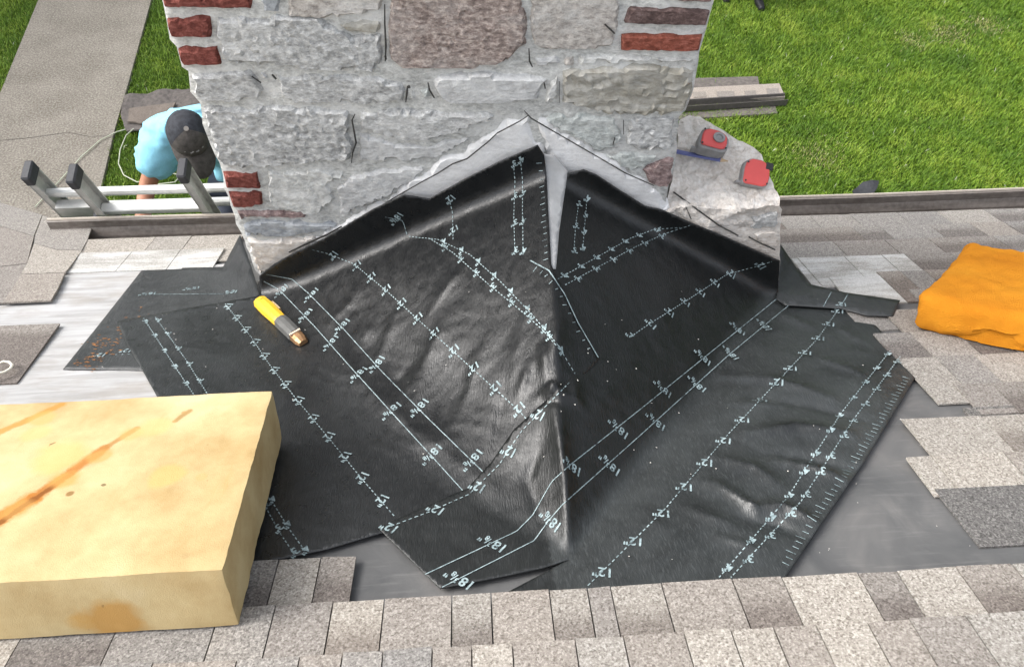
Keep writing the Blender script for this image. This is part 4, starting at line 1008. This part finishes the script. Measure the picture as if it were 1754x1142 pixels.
# standing person beyond the frame: boots show at the top
g0, g1 = gpt(1242, 4), gpt(1301, 16)
per2 = empty('person', W(np.array([(g0[0] + g1[0]) / 2, g0[1] + .1, GZ])), 'person in black boots standing on the lawn at the top edge', 'person')
mid2 = (g0 + g1) / 2 + [0, .12, 0]; hips = mid2 + [0, 0, .92]
a0, a1 = g0 + [0, .12, .1], g1 + [0, .10, .1]
skin('body', [hips, hips + [0, 0, .45], hips + [0, -.02, .62], hips + [0, -.03, .78], hips + [-.19, 0, .5], hips + [-.25, 0, .22], hips + [-.24, -.12, 0], hips + [.19, 0, .5], hips + [.25, 0, .22], hips + [.24, -.12, 0], hips + [-.1, 0, -.05], a0 + [.03, 0, .4], a0, hips + [.1, 0, -.05], a1 + [-.03, 0, .4], a1],
     [(0, 1), (1, 2), (2, 3), (1, 4), (4, 5), (5, 6), (1, 7), (7, 8), (8, 9), (0, 10), (10, 11), (11, 12), (0, 13), (13, 14), (14, 15)],
     [.14, .15, .06, .10, .07, .05, .035, .07, .05, .035, .1, .075, .055, .1, .075, .055], M_JEAN, per2)
for a in (a0, a1): skin('boot', [a + [0, .05, .06], a + [0, .02, -.05], a + [0, -.10, -.06], a + [0, -.19, -.065]], [(0, 1), (1, 2), (2, 3)], [.06, .055, .05, .038], M_BOOT, per2)

# ================================================================== TOOLS
M_RED = plain('tape_red', (.62, .085, .078), .45, .45, 0, .06, 30, .05); M_TGREY = plain('tape_grey', (.24, .235, .23), .5, .5, 0, .2, 40, .1); M_BLK = plain('black_plastic', (.03, .03, .03), .5, .4)
UPZ = np.array([0, 0, 1.])
def tape(c, x, z, L, Hh, T, label, hole):
    x = nz(x - z * (x @ z)); y = np.cross(z, x)
    root = empty('tape_measure', W(c), label, 'tape measure', 'tape measures on the shoulder')
    out = [(-.5, -.42), (-.42, -.5), (.30, -.5), (.46, -.40), (.5, -.1), (.47, .2), (.34, .42), (.1, .5), (-.25, .5), (-.45, .36), (-.5, .1)]
    def ring(sc, h): return [c + x * a * L * sc + y * b * Hh * sc + z * h for a, b in out]
    V, F = prism(ring(1, T * .86), ring(1, 0)); b = obj('case', V, F, M_TGREY, root); b.modifiers.new('b', 'BEVEL').width = .004
    V, F = prism(ring(.82 if hole else .92, T), ring(.86 if hole else .95, T * .84)); f = obj('face_plate', V, F, M_RED, root); f.modifiers.new('b', 'BEVEL').width = .003
    if hole:
        cc = c + x * L * .12 + y * Hh * .05; n = 18; R = Hh * .24
        V = []; F = []
        for r, h in ((R, T), (R, T + .005), (R * .62, T + .005), (R * .55, T + .0012)):
            V += [cc + (x * math.cos(2 * math.pi * k / n) + y * math.sin(2 * math.pi * k / n)) * r + z * h for k in range(n)]
        for j in range(3): F += [[j * n + k, j * n + (k + 1) % n, (j + 1) * n + (k + 1) % n, (j + 1) * n + k] for k in range(n)]
        F.append([3 * n + k for k in range(n)]); obj('belt_clip_ring', V, F, M_TGREY, root)
    else:
        V, F = box(c + x * L * .40 + y * Hh * .30 + z * T * .9, x * .012, y * .011, z * T * .14); obj('lock_button', V, F, M_BLK, root).modifiers.new('b', 'BEVEL').width = .003
    for a, b_ in ((-.38, .32), (.40, -.34), (-.38, -.36)):
        V, F = tube([c + x * L * a + y * Hh * b_ + z * (T - .002), c + x * L * a + y * Hh * b_ + z * (T + .001)], .0028, 8); obj('screw', V, F, M_BLK, root)
    V, F = box(c - x * L * .53 - y * Hh * .40 + z * .012, x * .010, y * .003, z * .011); obj('hook', V, F, M_TGREY, root)
    return root
LZ = nz(np.array([.12, -.25, 1.]))
tape(on_ledge((1212, 254), .016), np.array([1, -.30, -.12]), nz(np.array([.05, -.30, 1.])), .090, .074, .050, 'red and grey tape measure with round clip above the blue pencil', True)
tape(on_ledge((1284, 300), .016), np.array([.95, -.25, 0]), nz(np.array([.06, -.75, 1.])), .082, .080, .036, 'red tape measure lying flat near the outer edge of the shoulder', False)
pa, pb = on_ledge((1150, 259), .016), on_ledge((1243, 277), .018)
d = nz(pb - pa); sd_ = np.cross(LZ, d); up = np.cross(d, sd_)
pen = empty('carpenter_pencil', W((pa + pb) / 2), 'flat blue carpenter pencil lying in front of the clipped tape measure', 'pencil')
M_PEN = plain('pencil_blue', (.10, .115, .27), .5, .4, 0, .15, 60); L_ = np.linalg.norm(pb - pa)
sec = [(-.0085, 0), (-.005, .0042), (.005, .0042), (.0085, 0), (.005, -.0042), (-.005, -.0042)]
V, F = prism([pa + d * L_ * .86 + sd_ * a + up * b for a, b in sec], [pa + sd_ * a + up * b for a, b in sec]); obj('shaft', V, F, M_PEN, pen)
V, F = prism([pb + sd_ * a * .2 + up * b * .2 for a, b in sec], [pa + d * L_ * .86 + sd_ * a + up * b for a, b in sec]); obj('point', V, F, plain('pencil_wood', (.42, .30, .18), .7), pen)
# utility knife on the left membrane
k0, k1_ = march([(446, 519)], .014)[0], march([(521, 590)], .014)[0]; g = grad(((k0 + k1_) / 2)[None])[0]; d = nz(k1_ - k0); sd_ = np.cross(g, d); L_ = np.linalg.norm(k1_ - k0)
knife = empty('utility_knife', W((k0 + k1_) / 2), 'yellow and grey utility knife lying on the black membrane', 'knife')
def kp(a, b, h): return k0 + d * a * L_ + sd_ * b + g * h
def ksec(a, w, h): return [kp(a, x * w * 1.4, z * h * 1.25 + .001) for x, z in ((-1, .25), (-.8, .8), (-.3, 1), (.3, 1), (.8, .8), (1, .25), (.8, 0), (-.8, 0))]
def loft(secs):
    n = len(secs[0]); V = [p for q in secs for p in q]; F = [list(range(n))[::-1], [(len(secs) - 1) * n + i for i in range(n)]]
    for j in range(len(secs) - 1): F += [[j * n + i, j * n + (i + 1) % n, (j + 1) * n + (i + 1) % n, (j + 1) * n + i] for i in range(n)]
    return V, F
V, F = loft([ksec(0, .012, .016), ksec(.04, .0165, .022), ksec(.25, .0175, .025), ksec(.50, .0155, .024), ksec(.54, .0150, .022)]); obj('handle', V, F, plain('knife_yellow', (.80, .47, .035), .4, .45, 0, .05), knife, smooth=False)
V, F = loft([ksec(.541, .0165, .024), ksec(.62, .0165, .026), ksec(.84, .016, .024), ksec(.86, .0155, .022)]); obj('grip', V, F, plain('knife_grey', (.10, .10, .095), .55), knife)
V, F = loft([ksec(.861, .0145, .021), ksec(.95, .014, .017), ksec(1.0, .010, .010)]); obj('nose', V, F, plain('knife_brass', (.35, .20, .10), .35, .5, .6), knife)
V, F = box(kp(.88, 0, .0265), d * .003, sd_ * .017, g * .002); obj('collar', V, F, plain('knife_collar', (.75, .6, .45), .4), knife)
V, F = box(kp(.28, .022, .014), d * .030, sd_ * .004, g * .007); obj('blade_lever', V, F, plain('knife_lever', (.45, .33, .18), .5), knife)
V, F = tube([kp(.09, 0, .029), kp(.09, 0, .0315)], .006, 12); obj('screw', V, F, plain('knife_screw', (.75, .43, .04), .5), knife)
# white hook on the shingle at the left edge
pts = [roof_pt(x, y, .032) for x, y in [(-60, 660), (-30, 648), (-6, 640), (8, 637), (18, 631), (21, 625), (16, 620), (6, 619), (-4, 624), (-14, 631)]]
V, F = tube(pts, .0038, 8); tag(obj('cable_hook', V, F, plain('white_plastic', (.72, .68, .58), .5), None, smooth=True), 'white plastic hook lying on a loose shingle at the left edge', 'hook')

# ================================================================== THINGS ON THE LAWN
M_WOOD = plain('grey_weathered_wood', (.13, .115, .105), .85, .25, 0, .3, 25, .4); M_STRIP = shingle_mat('strip_tan', (.22, .18, .15), (.36, .32, .28), (.5, .46, .41)); M_DARKG = plain('old_gutter_brown', (.095, .085, .08), .5, .4, 0, .2, 30)
def slab(name, px, h0, h1, m, parent=None):
    top = [gpt(x, y, h1) for x, y in px]; bot = [p - [0, 0, h1 - h0] for p in top]
    V, F = prism(top, bot); return obj(name, V, F, m, parent)
tag(slab('board', [(1120, 136), (1298, 131), (1301, 146), (1120, 152)], .004, .05, M_WOOD), 'dark grey board lying farthest back on the lawn behind the chimney', 'board')
strip = tag(slab('shingle_strip', [(1110, 154), (1335, 143), (1345, 166), (1110, 177)], .03, .075, M_STRIP), 'tan starter shingle strip with brown tabs lying on the lawn', 'shingle strip')
for x0, x1, y in ((1186, 1208, 158), (1227, 1257, 157), (1275, 1294, 156), (1313, 1333, 152)):
    V, F = prism([gpt(a, b, .081) for a, b in ((x0, y), (x1, y - 1), (x1 + 2, y + 8), (x0 + 2, y + 9))], [gpt(a, b, .081) - [0, 0, .012] for a, b in ((x0, y), (x1, y - 1), (x1 + 2, y + 8), (x0 + 2, y + 9))])
    o = obj('tab', V, F, MS['tan'], strip)
tr = gpt(1110, 184)[1]
def trough(name, xa, xb, ya, yb, wd, m):
    A, B = gpt(xa, ya, .05), gpt(xb, yb, .05); t = nz(B - A); s = np.cross(UPZ, t)
    prof = [(-wd, .05), (-wd * .9, -.02), (-wd * .5, -.045), (wd * .6, -.045), (wd * .9, .0), (wd, .05), (wd * 1.12, .05)]
    V = [p + s * a + UPZ * b for p in (A, B) for a, b in prof]; n = len(prof)
    o = obj(name, V, [[i, i + 1, n + i + 1, n + i] for i in range(n - 1)], m); o.modifiers.new('t', 'SOLIDIFY').thickness = .006; return o
tag(trough('gutter_section', 1110, 1345, 188, 173, .055, M_DARKG), 'brown length of old gutter lying in front of the shingle strip', 'gutter')
tag(slab('board', [(1140, 196), (1328, 182), (1332, 194), (1140, 206)], .004, .03, M_WOOD), 'grey board lying nearest the shoulder on the lawn', 'board')
def scrap(name, px, h, label, m, cat):
    pl = dens(np.array(px, float), 6, .5, 8); q, Fq, nb = fill(pl, 7); P = np.array([gpt(x, y, h) for x, y in q])
    P[:, 2] += np.array([.03 * noise.noise(Vector((p[0] * 6, p[1] * 6, 2))) for p in P])
    V, F = solid(P, [f[::-1] for f in Fq], nb, np.array([0, 0, -.018])); return tag(obj(name, V, F, m), label, cat)
scrap('roofing_scrap', [(1462, 326), (1478, 312), (1506, 309), (1503, 322), (1492, 336), (1465, 338)], .10, 'small black scrap of roofing on the grass above the gutter', M_CAP, 'scrap')
scrap('shingle_stack', [(214, 164), (262, 156), (340, 150), (360, 200), (250, 222), (216, 224), (206, 196)], .06, 'weathered grey brown slab of old shingles beside the walkway', M_WOOD, 'shingles')
scrap('shingle_stack', [(222, 186), (262, 178), (300, 174), (290, 205), (240, 212), (218, 208)], .09, 'loose dark shingle on top of the grey slab behind the person', plain('old_shingle', (.19, .16, .135), .9, .2, 0, .25, 90), 'shingles')
M_ROPE = plain('pale_cord', (.52, .54, .42), .8, .2, 0, .15, 60)
def cord(px, h, label):
    pts = [gpt(x, y, hh) for (x, y), hh in zip(dens_open(px, 7), np.interp(np.linspace(0, 1, len(dens_open(px, 7))), np.linspace(0, 1, len(h)), h))]
    V, F = tube(pts, .0055, 6); return tag(obj('cord', V, F, M_ROPE, None, smooth=True), label, 'cord')
cord([(255, 215), (232, 218), (216, 232), (206, 256), (203, 280), (212, 300), (235, 312), (262, 306), (290, 296), (310, 300), (300, 312), (268, 316)], [.05, .07, .06, .07, .05], 'pale cord looped on the grass behind the ladder')
cord([(60, 355), (78, 335), (100, 312), (140, 268), (172, 240), (200, 226), (225, 219)], [.05, .05, .05], 'thin pale cord running across the walkway to the grass')

# ---- crumbs of mortar and roofing granules scattered over the work area
M_CRUMB = plain('mortar_crumbs', (.48, .46, .42), .9, .2, 0, .5, 200)
mb = MB(); R_ = np.random.default_rng(31)
spots = [(R_.uniform(470, 1500), R_.uniform(480, 960)) for _ in range(28)] + [(R_.normal(1010, 60), R_.normal(650, 70)) for _ in range(16)] + [(R_.uniform(1400, 1700), R_.uniform(700, 960)) for _ in range(10)] + [(R_.normal(330, 110), R_.normal(560, 40)) for _ in range(14)]
spots = [p for p in spots if not (p[0] < 500 and p[1] > 660)]
Ps = march(np.array(spots), .018); Gs = grad(Ps)
for P, g in zip(Ps, Gs):
    a = nz(np.cross(g, R_.normal(size=3))); b = np.cross(g, a); r = R_.uniform(.0008, .0022)
    mb.add(([P + a * r * 1.6, P + b * r, P - a * r, P - b * r * 1.2, P + g * r * .9], [[0, 1, 4], [1, 2, 4], [2, 3, 4], [3, 0, 4], [3, 2, 1, 0]]))
tag(obj('debris', mb.v, mb.f, M_CRUMB), 'fine pale mortar crumbs scattered over the black membrane', 'debris', None, 'stuff')
# ---- added trees, never in frame, that darken the low sky the membrane reflects
def screen_tree_mat():
    m, t, b = mat('screen_tree_foliage', .7, .2); f = nois(t, pos(t), .9, 5)
    t.links.new(ramp(t, f, [(.35, (.018, .040, .008)), (.65, (.055, .10, .022))]), b.inputs['Base Color']); return m
R_ = np.random.default_rng(5); V = []; F = []
for az in np.arange(-86, 87, 4.0):
    d0 = R_.uniform(17, 22); a = math.radians(az + R_.uniform(-1.5, 1.5)); c = np.array([math.sin(a) * d0, math.cos(a) * d0 + 3, GZ]); h = R_.uniform(12, 15)
    n0 = len(V); V += tube([c, c + [0, 0, h * .5]], [.22, .12], 6)[0]; F += [[i + n0 for i in f] for f in tube([c, c + [0, 0, h * .5]], [.22, .12], 6)[1]]
    for _ in range(560):
        q = R_.normal(size=3); q /= np.linalg.norm(q); q *= R_.uniform(.55, 1) ** .5
        p = c + np.array([q[0] * 2.2, q[1] * 2.2, h * .54 + q[2] * h * .46]); e = R_.normal(size=3); e /= np.linalg.norm(e); f2 = np.cross(e, R_.normal(size=3)); f2 /= np.linalg.norm(f2); r = R_.uniform(.18, .42)
        n0 = len(V); V += [p - e * r, p + f2 * r * .6, p + e * r, p - f2 * r * .6]; F.append([n0, n0 + 1, n0 + 2, n0 + 3])
tag(obj('sky_screen_trees', V, F, screen_tree_mat()), 'added unseen trees blocking the low sky beyond the lawn', 'sky_screen_trees', None, 'stuff')

# ---- rusty orange residue along the edge of the old membrane
mb = MB(); R_ = np.random.default_rng(77); USE_CH = False
sp = [(128 + 110 * t + R_.normal(0, 9) + 12, 622 - 78 * t + R_.normal(0, 10)) for t in R_.random(150)]
Ps = march(np.array(sp), .0112); Gs = grad(Ps)
for P, g in zip(Ps, Gs):
    a = nz(np.cross(g, [0.1, 1, 0])); b = np.cross(g, a); r = R_.uniform(.0015, .005)
    mb.add(([P + a * r * 1.8, P + b * r * .7, P - a * r, P - b * r * .6, P + g * .0006], [[0, 1, 4], [1, 2, 4], [2, 3, 4], [3, 0, 4], [3, 2, 1, 0]]))
tag(obj('residue', mb.v, mb.f, plain('rusty_residue', (.22, .105, .045), .9, .2, 0, .6, 60)), 'rusty orange residue flecks along the old membrane edge', 'residue', None, 'stuff')
